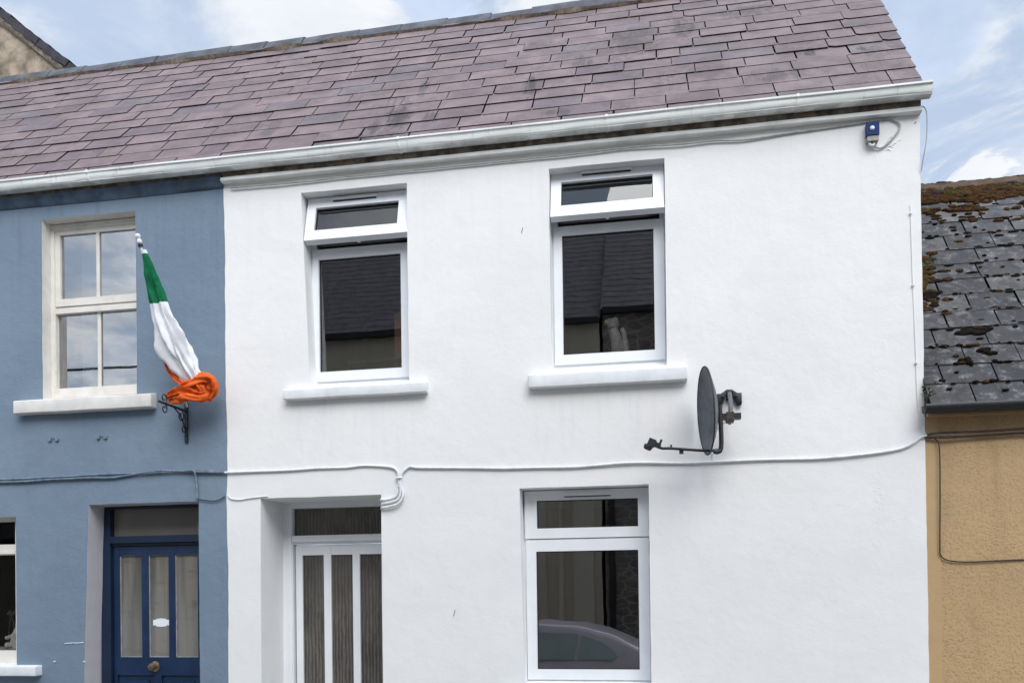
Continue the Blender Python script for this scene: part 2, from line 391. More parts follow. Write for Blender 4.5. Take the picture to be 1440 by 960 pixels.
def lathe(bm, prof, M4, seg=24, mi=0):
    rings = [[bm.verts.new(M4 @ Vector((r * cos(2 * pi * k / seg), r * sin(2 * pi * k / seg), h))) for k in range(seg)] for r, h in prof]
    for A, B in zip(rings, rings[1:]):
        for k in range(seg): bm.faces.new((A[k], A[(k + 1) % seg], B[(k + 1) % seg], B[k])).material_index = mi
    for q in (rings[0][::-1], rings[-1]): bm.faces.new(q).material_index = mi
def nz(x, z, s=1., seed=0.): return noise.noise(Vector((x * s + seed, seed * 1.7, z * s)))
def wob(x, z, seed): return .0045 * nz(x, z, .8, seed) + .0032 * nz(x, z, 2.3, seed + 5) + .0014 * nz(x, z, 6, seed + 9)

# wall with real openings: front at y=y0, each opening gets reveals going back
def wall_mesh(x0, x1, z0, z1, openings, y0=0., seed=0., step=.06, warps=(), edge=None, bev=.012, side=.45, reveal_mi=None):
    def cuts(a, b, extra):
        L = sorted(set([a, b] + [e for e in extra if a < e < b])); out = [L[0]]
        for p, q in zip(L, L[1:]):
            k = max(1, round((q - p) / step))
            out += [p + (q - p) * i / k for i in range(1, k + 1)]
        return out
    xs = cuts(x0, x1, [e + d_ for o in openings for e in o[:2] for d_ in (-.03, 0, .03)] + [x0 + .03, x1 - .03]); zs = cuts(z0, z1, [e + d_ for o in openings for e in o[2:4] for d_ in (-.03, 0, .03)])
    bm = bmesh.new(); V = {}
    def vert(i, j, y=None, key=0):
        k = (i, j, key)
        if k not in V:
            x, z = xs[i], zs[j]; dx = 0
            for (xa, za, zb, da, db, rad, ylim) in warps:
                w = max(0, 1 - abs(x - xa) / rad)
                if w > 0 and za - .3 <= z <= zb + .3:
                    dx += w * (da + (db - da) * min(1, max(0, (z - za) / (zb - za))))
            if edge and i in edge: dx += edge[i](z)
            d = wob(x, z, seed)
            V[k] = bm.verts.new((x + dx + .004 * nz(z, x, 3, seed + 2) + .0025 * nz(z, x, 11, seed + 3), y0 + d if y is None else y, z + .003 * nz(x, z, 3, seed + 20) + .002 * nz(x, z, 11, seed + 23)))
        return V[k]
    def inside(i, j):
        cx = (xs[i] + xs[i + 1]) / 2; cz = (zs[j] + zs[j + 1]) / 2
        return any(o[0] < cx < o[1] and o[2] < cz < o[3] for o in openings)
    for i in range(len(xs) - 1):
        for j in range(len(zs) - 1):
            if not inside(i, j): bm.faces.new((vert(i, j), vert(i + 1, j), vert(i + 1, j + 1), vert(i, j + 1)))
    bedges = []
    for oi, o in enumerate(openings):
        ia, ib = [min(range(len(xs)), key=lambda k: abs(xs[k] - e)) for e in o[:2]]
        ja, jb = [min(range(len(zs)), key=lambda k: abs(zs[k] - e)) for e in o[2:4]]
        loop = [(i, ja) for i in range(ia, ib)] + [(ib, j) for j in range(ja, jb)] + [(i, jb) for i in range(ib, ia, -1)] + [(ia, j) for j in range(jb, ja, -1)]
        dep = o[4]; mi = o[5] if len(o) > 5 else 0
        for a, b in zip(loop, loop[1:] + loop[:1]):
            q = [vert(*a), vert(*b)]
            for key, yy in ((100 + oi, dep * .4), (200 + oi, dep)):
                n = [vert(*a, y=y0 + yy, key=key), vert(*b, y=y0 + yy, key=key)]
                f = bm.faces.new((q[1], q[0], n[0], n[1])); f.material_index = mi; q = n
            e = bm.edges.get((vert(*a), vert(*b)))
            if e: bedges.append(e)
    # outer returns at the two ends and the top
    n = len(xs) - 1
    for i in (0, n):
        for j in range(len(zs) - 1):
            a, b = vert(i, j), vert(i, j + 1); c, d = vert(i, j, y0 + side, 300), vert(i, j + 1, y0 + side, 300)
            bm.faces.new((a, b, d, c) if i == 0 else (b, a, c, d))
            bedges.append(bm.edges.get((a, b)))
    return bm

# ------------------------------------------------------------------ camera
FPX, YAW, PITCH, ROLL, CY = 1188.3, .17129, .00821, -.012414, 814.54
fw = Vector((-sin(YAW) * cos(PITCH), cos(YAW) * cos(PITCH), sin(PITCH))); r0 = Vector((cos(YAW), sin(YAW), 0)); u0 = r0.cross(fw)
cr = cos(ROLL) * r0 + sin(ROLL) * u0; cu = -sin(ROLL) * r0 + cos(ROLL) * u0
cam = bpy.data.cameras.new('camera'); co = bpy.data.objects.new('camera', cam); COL.objects.link(co)
co.matrix_world = Matrix((( cr.x, cu.x, -fw.x, 0), (cr.y, cu.y, -fw.y, -6.6), (cr.z, cu.z, -fw.z, 1.7), (0, 0, 0, 1)))
cam.sensor_width = 36; cam.lens = FPX / 1440 * 36; cam.shift_y = (CY - 480) / 1440; cam.clip_end = 3000; cam.clip_start = .05
sc.camera = co

# ------------------------------------------------------------------ light and sky
SUN_EL, SUN_AZ = R(46), R(156)       # compass angle from +Y towards +X
sd = Vector((sin(SUN_AZ) * cos(SUN_EL), cos(SUN_AZ) * cos(SUN_EL), sin(SUN_EL)))
sl = bpy.data.lights.new('sun', 'SUN'); so = bpy.data.objects.new('sun', sl); COL.objects.link(so)
sl.energy = 2.42; sl.angle = R(40); sl.color = (1, .97, .94)
so.rotation_euler = sd.to_track_quat('Z', 'Y').to_euler(); so.location = sd * 30
w = bpy.data.worlds.new('World'); sc.world = w; w.use_nodes = True
nt = w.node_tree
for n in list(nt.nodes): nt.nodes.remove(n)
g = G(nt)
tc = g.n('ShaderNodeTexCoord').outputs['Generated']
sky = g.n('ShaderNodeTexSky', sky_type='NISHITA'); sky.sun_disc = False; sky.sun_elevation = SUN_EL; sky.sun_rotation = SUN_AZ
skyc = g.n('ShaderNodeVectorMath', operation='SCALE'); g.set(skyc.inputs[0], sky.outputs[0]); skyc.inputs['Scale'].default_value = 1.0
bx, by, bz = g.xyz(tc)
zz = g.math('MAXIMUM', g.math('ADD', bz, .12), .05)
comb = g.n('ShaderNodeCombineXYZ'); g.set(comb.inputs[0], g.math('DIVIDE', bx, zz)); g.set(comb.inputs[1], g.math('DIVIDE', by, zz)); cp = comb.outputs[0]
n1 = g.noise(cp, 1.55, 6, .58, .3); n2 = g.noise(g.scale(cp, 1, 1, 1, (3.1, 1.7, 0)), 3.6, 7, .62, .6)
cover = g.ramp(n1, .36, .54)
cl = g.mix(g.ramp(n2, .40, .66), (5.0, 6.1, 8.0), (9.5, 9.8, 10.2))
def lobe(px, py, rad):
    d = (fw + cr * (px - 720) / FPX + cu * (CY - py) / FPX).normalized()
    vm = g.n('ShaderNodeVectorMath', operation='DOT_PRODUCT'); g.set(vm.inputs[0], tc); vm.inputs[1].default_value = d
    t = g.math('ADD', vm.outputs['Value'], g.math('MULTIPLY', g.math('SUBTRACT', n2, .5), .012))
    return g.ramp(t, cos(rad), cos(rad * .35))
for (px, py, rad) in ((430, 10, R(7.0)), (800, -40, R(5)), (1340, 275, R(2.6))):
    lb = lobe(px, py, rad)
    cover = g.math('MAXIMUM', cover, lb); cl = g.mix(g.math('MULTIPLY', lb, .8), cl, (9.5, 9.7, 10.0))
for (px, py, rad) in ((640, 5, R(2.2)), (1270, 40, R(4)),):
    lb = lobe(px, py, rad); cl = g.mix(g.math('MULTIPLY', lb, .8), cl, (6.4, 7.6, 9.9))
# broad bright lobe added round the sun, behind the camera, to light the wall
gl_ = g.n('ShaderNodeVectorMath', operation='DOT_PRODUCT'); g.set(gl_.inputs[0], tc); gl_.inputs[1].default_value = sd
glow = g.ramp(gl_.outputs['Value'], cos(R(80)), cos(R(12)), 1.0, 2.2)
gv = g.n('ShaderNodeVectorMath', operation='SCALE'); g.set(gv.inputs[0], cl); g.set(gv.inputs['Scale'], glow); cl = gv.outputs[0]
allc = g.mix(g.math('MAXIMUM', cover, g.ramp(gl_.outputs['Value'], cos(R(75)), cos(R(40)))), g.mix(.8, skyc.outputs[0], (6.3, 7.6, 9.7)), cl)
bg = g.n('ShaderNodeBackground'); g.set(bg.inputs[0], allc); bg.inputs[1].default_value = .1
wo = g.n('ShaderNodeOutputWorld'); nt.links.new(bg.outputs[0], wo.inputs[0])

# ------------------------------------------------------------------ the ground
def flat(name, x0, x1, y0, y1, z, mat):
    bm = bmesh.new(); bm.faces.new([bm.verts.new(p) for p in ((x0, y0, z), (x1, y0, z), (x1, y1, z), (x0, y1, z))])
    return struct(link(name, bm, mat))
flat('ground', -1500, 1500, -1500, 1500, -.16, 'field')
flat('road', -80, 80, -6.4, -1.5, -.15, 'tarmac')
struct(boxobj('pavement', -80, 80, -1.35, .3, -.2, 0, 'paving', None, .01))
struct(boxobj('pavement', -80, 80, -8.4, -6.55, -.2, 0, 'paving', None, .01))
struct(boxobj('kerb', -80, 80, -1.5, -1.352, -.2, -.003, 'kerbm', None, .015))
struct(boxobj('kerb', -80, 80, -6.548, -6.4, -.2, -.003, 'kerbm', None, .015))

# ------------------------------------------------------------------ roofs: every slate a slab of its own, laid in courses
def slate_roof(xa, xb, y_e, z_e, rows, e, wid, slope, seed, colf, split=None, skip=None, xb_top=None, thick=.008, gap=.010, half=.05):
    """returns {0: bm, 1: bm}; split(xc) picks the house a slate belongs to"""
    r = random.Random(seed); bms = {0: bmesh.new(), 1: bmesh.new()}
    lay = {k: b.loops.layers.float_color.new('col') for k, b in bms.items()}
    up = Vector((0, cos(slope), sin(slope))); nrm = Vector((0, -sin(slope), cos(slope))); o = Vector((0, y_e, z_e))
    for i in range(rows):
        x = xa - r.random() * .1 - (wid / 2 if i % 2 else 0)
        xr = xb + ((xb_top - xb) * i / rows if xb_top is not None else 0)
        rowj = r.uniform(-.004, .004)
        while x < xr - .02:
            wd = wid * (1 + r.uniform(-.04, .04))
            if r.random() < half: wd *= .5
            x1 = min(x + wd, xr + r.uniform(-.002, .003))
            if xr - x1 < .09: x1 = xr + r.uniform(-.002, .003)
            xc = (x + x1) / 2; k = split(xc) if split else 0
            if not (skip and skip(xc, i)):
                bm = bms[k]; c = colf(r, xc, i); sag = .012 * nz(xc, i * .3, .6, seed) + .006 * nz(xc, i * .5, 2.2, seed + 3)
                s0 = i * e + rowj + r.uniform(-.003, .003) + (r.uniform(-.02, .0) if r.random() < .03 else 0); s1 = (i + 1) * e + .06
                if i == rows - 1: s1 = (i + 1) * e
                rot = r.uniform(-.003, .003) + (r.uniform(-.012, .012) if r.random() < .05 else 0); g2 = gap / 2 * r.uniform(.4, 1.6)
                tl = .009 + r.uniform(-.001, .001) + (.006 if r.random() < .03 else 0); hl = .001
                pts = []
                L, Rr = max(x, xa) + g2, x1 - g2
                if Rr - L < .03: x = x1; continue
                ch = [0, 0]
                if r.random() < .06: ch[r.randint(0, 1)] = r.uniform(.02, .06)
                outline = [(L + ch[0], s0 + rot * 0), (Rr - ch[1], s0 + rot * (Rr - L))]
                if ch[1]: outline.append((Rr, s0 + ch[1] * .7 + rot * (Rr - L)))
                outline += [(Rr, s1), (L, s1)]
                if ch[0]: outline.append((L, s0 + ch[0] * .7))
                def P(xx, ss, top):
                    t = (ss - s0) / (s1 - s0); h = tl + (hl - tl) * t + (thick if top else 0) + sag
                    return o + Vector((xx, 0, 0)) + up * ss + nrm * h
                T = [bm.verts.new(P(a, b, True)) for a, b in outline]; B = [bm.verts.new(P(a, b, False)) for a, b in outline]
                fs = [bm.faces.new(T)]
                for q in range(len(T)):
                    w2 = (q + 1) % len(T)
                    f = bm.faces.new((B[q], B[w2], T[w2], T[q])); f.material_index = 1; fs.append(f)
                for f in fs:
                    for l in f.loops: l[lay[k]] = (*c, 1)
            x = x1
    for k, bm in bms.items():      # dark felt under the slates
        pass
    return bms
def felt(bm, xa, xb, y_e, z_e, L, slope, mi=2):
    up = Vector((0, cos(slope), sin(slope))); nrm = Vector((0, -sin(slope), cos(slope))); o = Vector((0, y_e, z_e)) - nrm * .035
    pts = [o + Vector((xa, 0, 0)), o + Vector((xb, 0, 0)), o + Vector((xb, 0, 0)) + up * L, o + Vector((xa, 0, 0)) + up * L]
    f = bm.faces.new([bm.verts.new(p) for p in pts]); f.material_index = mi
    # back slope down behind the ridge
    b = pts[3] + Vector((0, L * cos(slope), -L * sin(slope))); c = pts[2] + Vector((0, L * cos(slope), -L * sin(slope)))
    f = bm.faces.new([bm.verts.new(p) for p in (pts[3], pts[2], c, b)]); f.material_index = mi
def purple(r, x, i):
    k = r.uniform(.91, 1.08); t = r.random()
    if t < .07: c = (.163, .135, .144)
    elif t < .17: c = (.186, .140, .140)
    elif t < .27: c = (.170, .131, .142)
    else: c = (.205, .152, .156)
    g2 = min(1, max(0, (x + 1.5) / 3.5)); c = tuple(a * (1 - .18 * g2) + (.16, .14, .125)[q] * .18 * g2 for q, a in enumerate(c))
    return tuple(a * k for a in c)
PARTY = -3.57; WX0, WX1 = -3.57, 1.938; BX0 = -7.75
YE, ZE, ROWS, EXP = -.092, 5.2505, 15, .2205
bmsA = slate_roof(BX0, 1.965, YE, ZE, ROWS, EXP, .415, SL, 4, purple, split=lambda x: 0 if x < PARTY else 1, xb_top=2.07)
RL = ROWS * EXP; RY, RZ = YE + RL * cos(SL), ZE + RL * sin(SL)

# ------------------------------------------------------------------ the two terraced houses
white = thing('white_house', 'two-storey white painted house with two open-topped upper windows and slate roof', 'house', ((WX0 + WX1) / 2, 0, 0))
blue = thing('blue_house', 'blue-grey painted terraced house with navy front door and sash window', 'house', ((BX0 + PARTY) / 2, 0, 0))
for k, xa, xb, H in ((0, BX0, PARTY, blue), (1, PARTY, 2.0, white)):
    felt(bmsA[k], xa, xb, YE, ZE, RL, SL)
    ro = link('roof', bmsA[k], ['slate', 'slate_edge', 'underlay'], H)
    # ridge tiles: half-round saddle pieces, each a little out of line
    bm = bmesh.new(); x = xa
    while x < xb - .05:
        x1 = min(x + rnd.uniform(.42, .5), xb)
        dz = rnd.uniform(-.008, .012); ty = rnd.uniform(-.01, .01)
        prof = [(-.142, -.135), (-.138, -.11), (-.05, .008), (0, .036), (.05, .008), (.138, -.11), (.142, -.135)]
        A = [bm.verts.new((x + .003, RY + a * .95 + ty, RZ + b + dz)) for a, b in prof]; B = [bm.verts.new((x1 + .012, RY + a + ty, RZ + b + dz + .006)) for a, b in prof]
        for q in range(len(prof) - 1): bm.faces.new((A[q], B[q], B[q + 1], A[q + 1]))
        bm.faces.new(A); bm.faces.new(B[::-1])
        x = x1
    bmesh.ops.recalc_face_normals(bm, faces=bm.faces)
    link('ridge_tiles', bm, 'ridge', H, R(40))
    # mortar bedding peeping out under the ridge tiles
    bm = bmesh.new(); n = int((xb - xa) / .05); prevv = None
    for q in range(n + 1):
        xx = xa + (xb - xa) * q / n; h = max(-.02, -.004 + .045 * nz(xx, 0, 3.2, 3))
        o_ = Vector((xx, RY - .128 - .02, RZ - .15)); a = bm.verts.new(o_ + Vector((0, -.03 - h, -.028 - h))); b = bm.verts.new(o_ + Vector((0, .03, .05)))
        c = bm.verts.new(o_ + Vector((0, -.055 - h, .0)))
        if prevv: bm.faces.new((prevv[0], a, c, prevv[2])); bm.faces.new((prevv[2], c, b, prevv[1]))
        prevv = (a, b, c)
    link('ridge_mortar', bm, 'mortar', H, R(60))

# white walls
DEPTH_W = .26
wl_warp = [(-2.86, 3.37, 4.985, .045, -.02, .35, 0), (-1.06, 0.93, 2.478, .01, -.012, .3, 0), (-3.28, .0, 2.46, -.01, .008, .2, 0)]
bm = wall_mesh(WX0, WX1, -.02, 5.13,
    [(-2.86, -1.968, 3.345, 4.987, DEPTH_W), (-.806, .090, 3.345, 4.988, DEPTH_W), (-1.06, -.062, .86, 2.476, DEPTH_W), (-3.275, -2.215, -.01, 2.461, .55)],
    seed=1.3, warps=wl_warp, edge={0: lambda z: .010 * nz(z, 0, 1.5, 4) + .006 * nz(z, 0, 7, 8)})
link('wall', bm, 'white', white, R(38))
bm = wall_mesh(BX0, PARTY + .02, -.02, 5.125,
    [(-5.305, -4.397, 3.365, 4.978, .22, 1), (-6.62, -5.585, .99, 2.372, .22, 1), (-4.875, -3.832, -.01, 2.456, .40, 2)],
    y0=.006, seed=7.7, warps=[(-4.875, 0, 2.45, -.08, .006, .4, 0)])
link('wall', bm, ['blue', 'sill_cream', 'pale'], blue, R(38))

# eaves course, corbel moulding, gutter
for H, xa, xb, cm in ((white, PARTY, 1.94, 'corbel_w'), (blue, BX0, PARTY - .002, 'corbel_b')):
    bm = bmesh.new(); n = 60
    def sweep(bm, prof, xa, xb, n, jit, seed, mi=0):
        R_ = []
        for q in range(n + 1):
            xx = xa + (xb - xa) * q / n
            R_.append([bm.verts.new((xx, a + jit * nz(xx, i, 2.5, seed), b + jit * nz(xx, i + 9, 2.2, seed))) for i, (a, b) in enumerate(prof)])
        for A, B in zip(R_, R_[1:]):
            for i in range(len(prof) - 1): bm.faces.new((A[i], A[i + 1], B[i + 1], B[i])).material_index = mi
        for q in (R_[0], R_[-1][::-1]): bm.faces.new(q).material_index = mi
    if H is white:
        prof = [(.2, 5.112), (-.004, 5.121), (-.046, 5.122), (-.056, 5.126), (-.058, 5.149), (-.052, 5.155), (.2, 5.157)]
    else:
        prof = [(.2, 5.09), (.0, 5.092), (-.022, 5.115), (-.040, 5.155), (-.052, 5.172), (-.045, 5.178), (.2, 5.18)]
    sweep(bm, prof, xa, xb, n, .005, 5)
    bmesh.ops.recalc_face_normals(bm, faces=bm.faces)
    link('eaves_moulding', bm, cm, H, R(45))
    bm = bmesh.new()
    sweep(bm, [(.2, 5.160), (-.020, 5.158), (-.026, 5.19), (-.030, 5.252), (.0, 5.27), (.2, 5.30)], xa, xb, n, .008, 15)
    bmesh.ops.recalc_face_normals(bm, faces=bm.faces)
    link('eaves_board', bm, 'eaves', H, R(45))
    gx1 = 1.985 if H is white else xb
    outer = [(-.045, 5.28), (-.045, 5.225), (-.052, 5.203), (-.075, 5.195), (-.110, 5.195), (-.126, 5.198), (-.133, 5.204), (-.133, 5.209), (-.138, 5.213), (-.144, 5.226), (-.147, 5.244), (-.148, 5.259), (-.151, 5.263), (-.160, 5.266), (-.160, 5.279), (-.150, 5.281)]
    inner = [(0, 0), (-.143, 5.278), (-.132, 5.245), (-.115, 5.222), (-.06, 5.212), (-.053, 5.276), (0, 0)]
    bm = bmesh.new(); sweep(bm, outer + inner[1:-1], xa, gx1, 70, .003, 25)
    bmesh.ops.recalc_face_normals(bm, faces=bm.faces)
    # stop end
    if H is white:
        f = bm.faces.new([bm.verts.new((gx1 + .001, a, b)) for a, b in outer])
    link('gutter', bm, 'gutter', H, R(35))
    # joint sleeves
    for xx in ([-2.0, -.35, 1.05] if H is white else [-6.8, -4.75]):
        bm = bmesh.new(); pr = [(a - .004 if i > 3 else a, b - (.004 if i < 14 else -.004)) for i, (a, b) in enumerate(outer)]
        sweep(bm, pr, xx, xx + .018, 1, 0, 1)
        link('gutter_clip', bm, 'gutter', H, R(35))

# sills
def sill(H, W_, x0, x1, z0, z1, yf, mat, zback=None):
    zback = zback or z1 + .02
    bm = bmesh.new(); n = 14; seed = x0 * 3
    for i in range(n + 1):
        xx = x0 + (x1 - x0) * i / n
        for (a, b) in ((yf, z0), (yf, z1), (.22, zback), (.22, z0)):
            bm.verts.new((xx, a + .004 * nz(xx, b, 3, seed), b + .004 * nz(xx, a * 9, 3, seed + 4)))
    bm.verts.ensure_lookup_table(); v = bm.verts
    for i in range(n):
        for k in range(4):
            bm.faces.new((v[i * 4 + k], v[i * 4 + (k + 1) % 4], v[i * 4 + 4 + (k + 1) % 4], v[i * 4 + 4 + k]))
    bm.faces.new(v[0:4][::-1]); bm.faces.new(v[n * 4:n * 4 + 4])
    bmesh.ops.recalc_face_normals(bm, faces=bm.faces)
    bevel_sharp(bm, .009, 3, 50)
    return link('sill', bm, mat, W_, R(45))

def room(H, x0, x1, z0, z1, y0, y1, mat):
    bm = bmesh.new()
    vs = box(bm, x0, x1, y0, y1, z0, z1)
    bm.faces.ensure_lookup_table()
    for f in list(bm.faces):
        if all(abs(v.co.y - y0) < 1e-6 for v in f.verts): bmesh.ops.delete(bm, geom=[f], context='FACES_ONLY')
    for f in bm.faces: f.normal_flip()
    return link('room', bm, mat, H)
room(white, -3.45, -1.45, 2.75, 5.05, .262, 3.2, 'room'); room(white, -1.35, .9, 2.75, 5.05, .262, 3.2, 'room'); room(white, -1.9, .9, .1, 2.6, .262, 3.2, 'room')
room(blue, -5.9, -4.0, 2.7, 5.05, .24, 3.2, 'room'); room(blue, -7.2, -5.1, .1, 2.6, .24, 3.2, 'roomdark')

# white house windows
FY = .17
def casement(x0, x1, z0, z1, zt, open_deg, sillspec, g_top, g_bot, vent):
    """frame x0..x1, z0..z1; zt = transom centre; top-hung sash opened by open_deg"""
    bm = bmesh.new()
    ring(bm, x0, x1, z0, z1, (.05, .05, .045, .05), FY, FY + .07)
    box(bm, x0 + .052, x1 - .052, FY + .002, FY + .068, zt - .03, zt + (.004 if open_deg else .03))
    bevel_sharp(bm, .005, 2)
    W_ = link('window', bm, 'pvc', white, R(40))
    # fixed lower light
    gx0, gx1, gz0, gz1 = g_bot
    frame('bottom_sash', x0 + .018, x1 - .018, z0 + .02, zt - .008, (gx0 - x0 - .018, x1 - .018 - gx1, zt - .008 - gz1, gz0 - z0 - .02), FY - .016, FY + .05, 'pvc', W_)
    frame('bottom_seal', gx0 - .006, gx1 + .006, gz0 - .006, gz1 + .006, (.012,) * 4, FY + .006, FY + .03, 'gasket', W_, bev=.001)
    pane('bottom_pane', gx0 - .004, gx1 + .004, gz0 - .004, gz1 + .004, FY + .018, 'glass', W_)
    hz = z1 - .012; hy = FY + .012
    M4 = Matrix.Translation((0, hy - .045, hz - .008)) @ Matrix.Rotation(R(-open_deg), 4, 'X') @ Matrix.Translation((0, -hy, -hz)) if open_deg else Matrix()
    a0, a1, b0, b1 = g_top
    sx0, sx1 = x0 + .012, x1 - .012; sz0, sz1 = zt + .002, hz
    frame('top_sash', sx0, sx1, sz0, sz1, (a0 - sx0, sx1 - a1, sz1 - b1, b0 - sz0), FY - .022, FY + .045, 'pvc', W_, M4)
    frame('top_seal', a0 - .006, a1 + .006, b0 - .006, b1 + .006, (.012,) * 4, FY + .0, FY + .026, 'gasket', W_, M4, bev=.001)
    pane('top_pane', a0 - .004, a1 + .004, b0 - .004, b1 + .004, FY + .014, 'glass_sash' if open_deg else 'glass', W_, M4)
    bm = bmesh.new(); box(bm, vent[0], vent[1], FY - .040, FY - .0225, vent[2], vent[2] + .024, 0, M4); bevel_sharp(bm, .006, 3)
    link('trickle_vent', bm, 'pvc', W_, R(40))
    bm = bmesh.new(); box(bm, vent[0] + .008, vent[1] - .008, FY - .034, FY - .0225, vent[2] - .007, vent[2] - .0005, 0, M4); link('vent_slot', bm, 'gasket', W_)
    if open_deg:
        boxobj('handle', (sx0 + sx1) / 2 - .012, (sx0 + sx1) / 2 + .012, FY + .046, FY + .075, sz0 + .012, sz0 + .04, 'pvc', W_, .004, M4)
        for xx in (sx0 + .02, sx1 - .02):
            e = M4 @ Vector((xx, FY + .03, sz0 + .12)); tubeobj('stay', [[(xx, FY + .03, sz0 + .1), tuple(e)]], .006, 'alarm_base', W_, 6, 1)
        ring(bm := bmesh.new(), x0 + .05, x1 - .05, zt + .031, z1 - .046, (.014,) * 4, FY + .012, FY + .05); link('top_seal', bm, 'gasket', W_)
    if sillspec: sill(white, W_, *sillspec, 'sill_white', z0 + .022)
    return W_
w1 = casement(-2.872, -1.955, 3.43, 4.992, 4.572, 15, (-3.029, -1.807, 3.262, 3.344, -.07), (-2.782, -2.062, 4.665, 4.885), (-2.797, -2.076, 3.531, 4.486), (-2.64, -2.25, 4.935))
w2 = casement(-.812, .098, 3.455, 5.0, 4.592, 15, (-.983, .241, 3.252, 3.353, -.07), (-.718, 0, 4.69, 4.908), (-.726, 0, 3.555, 4.518), (-.56, -.16, 4.958))
w3 = casement(-1.066, -.05, .93, 2.478, 2.082, 0, (-1.25, .14, .79, .875, -.07), (-.958, -.15, 2.165, 2.389), (-.968, -.153, 1.032, 1.980), (-.74, -.357, 2.418))

# white front door
DY = .43
bm = bmesh.new()
ring(bm, -3.30, -2.20, -.01, 2.475, (.118, .05, .062, .03), DY, DY + .09)
box(bm, -3.222, -3.19, DY - .01, DY - .0005, -.005, 2.43)
box(bm, -3.18, -2.252, DY - .012, DY + .085, 2.116, 2.172)
box(bm, -3.18, -2.252, DY + .01, DY + .08, 2.096, 2.1155)
bevel_sharp(bm, .006, 2)
df = link('door_frame', bm, 'pvc', white, R(40), 'white frame around the reeded glass front door')
pane('fanlight', -3.183, -2.25, 2.170, 2.415, DY + .05, 'ribbed', df)
bm = bmesh.new(); lx0, lx1 = -3.165, -2.262; ly0, ly1 = DY + .03, DY + .075
panes = [(-3.104, -2.904), (-2.838, -2.638), (-2.573, -2.373)]
zb, zt_ = .30, 2.0
xs_ = [lx0] + [e for p_ in panes for e in p_] + [lx1]
for i in range(0, len(xs_), 2): box(bm, xs_[i], xs_[i + 1], ly0, ly1, .02, 2.09)
for a, b in panes:
    box(bm, a + .001, b - .001, ly0 + .001, ly1, zt_, 2.089); box(bm, a + .001, b - .001, ly0 + .001, ly1, .021, zb)
bevel_sharp(bm, .006, 2)
dr = link('door', bm, 'pvc', white, R(40), 'white front door with three tall strips of reeded glass')
for a, b in panes: pane('pane', a - .003, b + .003, zb - .003, zt_ + .003, ly0 + .02, 'ribbed', dr)
bm = bmesh.new(); tube(bm, [(-2.33, ly0 - .05, .82), (-2.33, ly0, .82)], .012, 10, 1); tube(bm, [(-2.33, ly0 - .05, .82), (-2.42, ly0 - .055, .82)], .010, 10, 1)
link('handle', bm, 'alloy', dr, R(40))

# blue house sash window
BYF = .115
bm = bmesh.new(); ring(bm, -5.31, -4.36, 3.425, 4.972, (.042, .042, .05, .045), BYF, BYF + .10); bevel_sharp(bm, .007, 2)
bw = link('window', bm, 'pvc_cream', blue, R(40), 'cream sash window beside the flag')
frame('top_sash', -5.275, -4.395, 4.245, 4.932, (.055, .055, .05, .065), BYF + .012, BYF + .045, 'pvc_cream', bw)
frame('bottom_sash', -5.292, -4.38, 3.45, 4.228, (.03, .03, .05, .062), BYF + .004, BYF + .065, 'pvc_cream', bw)
for nm, z0, z1, y in (('top_glazing_bar', 4.315, 4.882, BYF + .02), ('bottom_glazing_bar', 3.515, 4.175, BYF + .03)):
    boxobj(nm, -4.868, -4.838, y, y + .012, z0 - .01, z1 + .01, 'pvc_cream', bw, .003)
pane('top_pane', -5.222, -4.448, 4.308, 4.884, BYF + .034, 'glass_sky', bw)
pane('bottom_pane', -5.264, -4.408, 3.510, 4.180, BYF + .046, 'glass_sky', bw)
sill(blue, bw, -5.535, -4.213, 3.26, 3.372, -.08, 'sill_cream', 3.45)
bm = bmesh.new()
prev_ = None
for q in range(81):
    xx = -5.18 + .95 * q / 80; yy = .36 + .007 * sin(q * .8) + .006 * sin(q * .37)
    v_ = (bm.verts.new((xx, yy, 3.42)), bm.verts.new((xx, yy, 5.0)))
    if prev_: bm.faces.new((prev_[0], v_[0], v_[1], prev_[1]))
    prev_ = v_
link('curtain', bm, 'net', blue, R(80))
# blue house lower window
bm = bmesh.new(); ring(bm, -6.62, -5.63, 1.04, 2.40, (.07, .05, .06, .07), .11, .19); box(bm, -6.549, -5.681, .112, .188, 2.04, 2.135); bevel_sharp(bm, .006, 2)
bl = link('window', bm, 'pvc_cream', blue, R(40), 'lower window with a figurine inside, cut by the left edge')
boxobj('rail', -6.549, -5.681, .104, .111, 2.048, 2.075, 'pvc_cream', bl, .003)
boxobj('bottom_rail', -6.60, -5.665, .106, .115, 1.06, 1.185, 'pvc_cream', bl, .006)
pane('top_pane', -6.55, -5.676, 2.13, 2.345, .15, 'glass_clear', bl); pane('bottom_pane', -6.55, -5.676, 1.10, 2.045, .15, 'glass_clear', bl)
sill(blue, bl, -6.8, -5.335, .975, 1.062, -.08, 'sill_white', 1.075)

# blue front door
BDY = .215
bm = bmesh.new()
ring(bm, -4.905, -3.79, -.01, 2.47, (.093, .06, .035, .03), BDY, BDY + .12)
box(bm, -4.811, -3.851, BDY - .012, BDY + .11, 2.130, 2.190)
box(bm, -4.811, -3.851, BDY + .02, BDY + .10, 2.105, 2.1295)
bevel_sharp(bm, .007, 2)
bf = link('door_frame', bm, 'navy_dark', blue, R(40), 'navy frame around the blue front door')
pane('fanlight', -4.812, -3.85, 2.188, 2.436, BDY + .06, 'fanglass', bf)
bp = [(-4.748, -4.53), (-4.465, -4.268), (-4.208, -3.99)]
bm = bmesh.new(); lx0, lx1 = -4.806, -3.862; ly0, ly1 = BDY + .035, BDY + .085
xs_ = [lx0] + [e for p_ in bp for e in p_] + [lx1]
for i in range(0, len(xs_), 2): box(bm, xs_[i], xs_[i + 1], ly0, ly1, 1.114, 2.10)
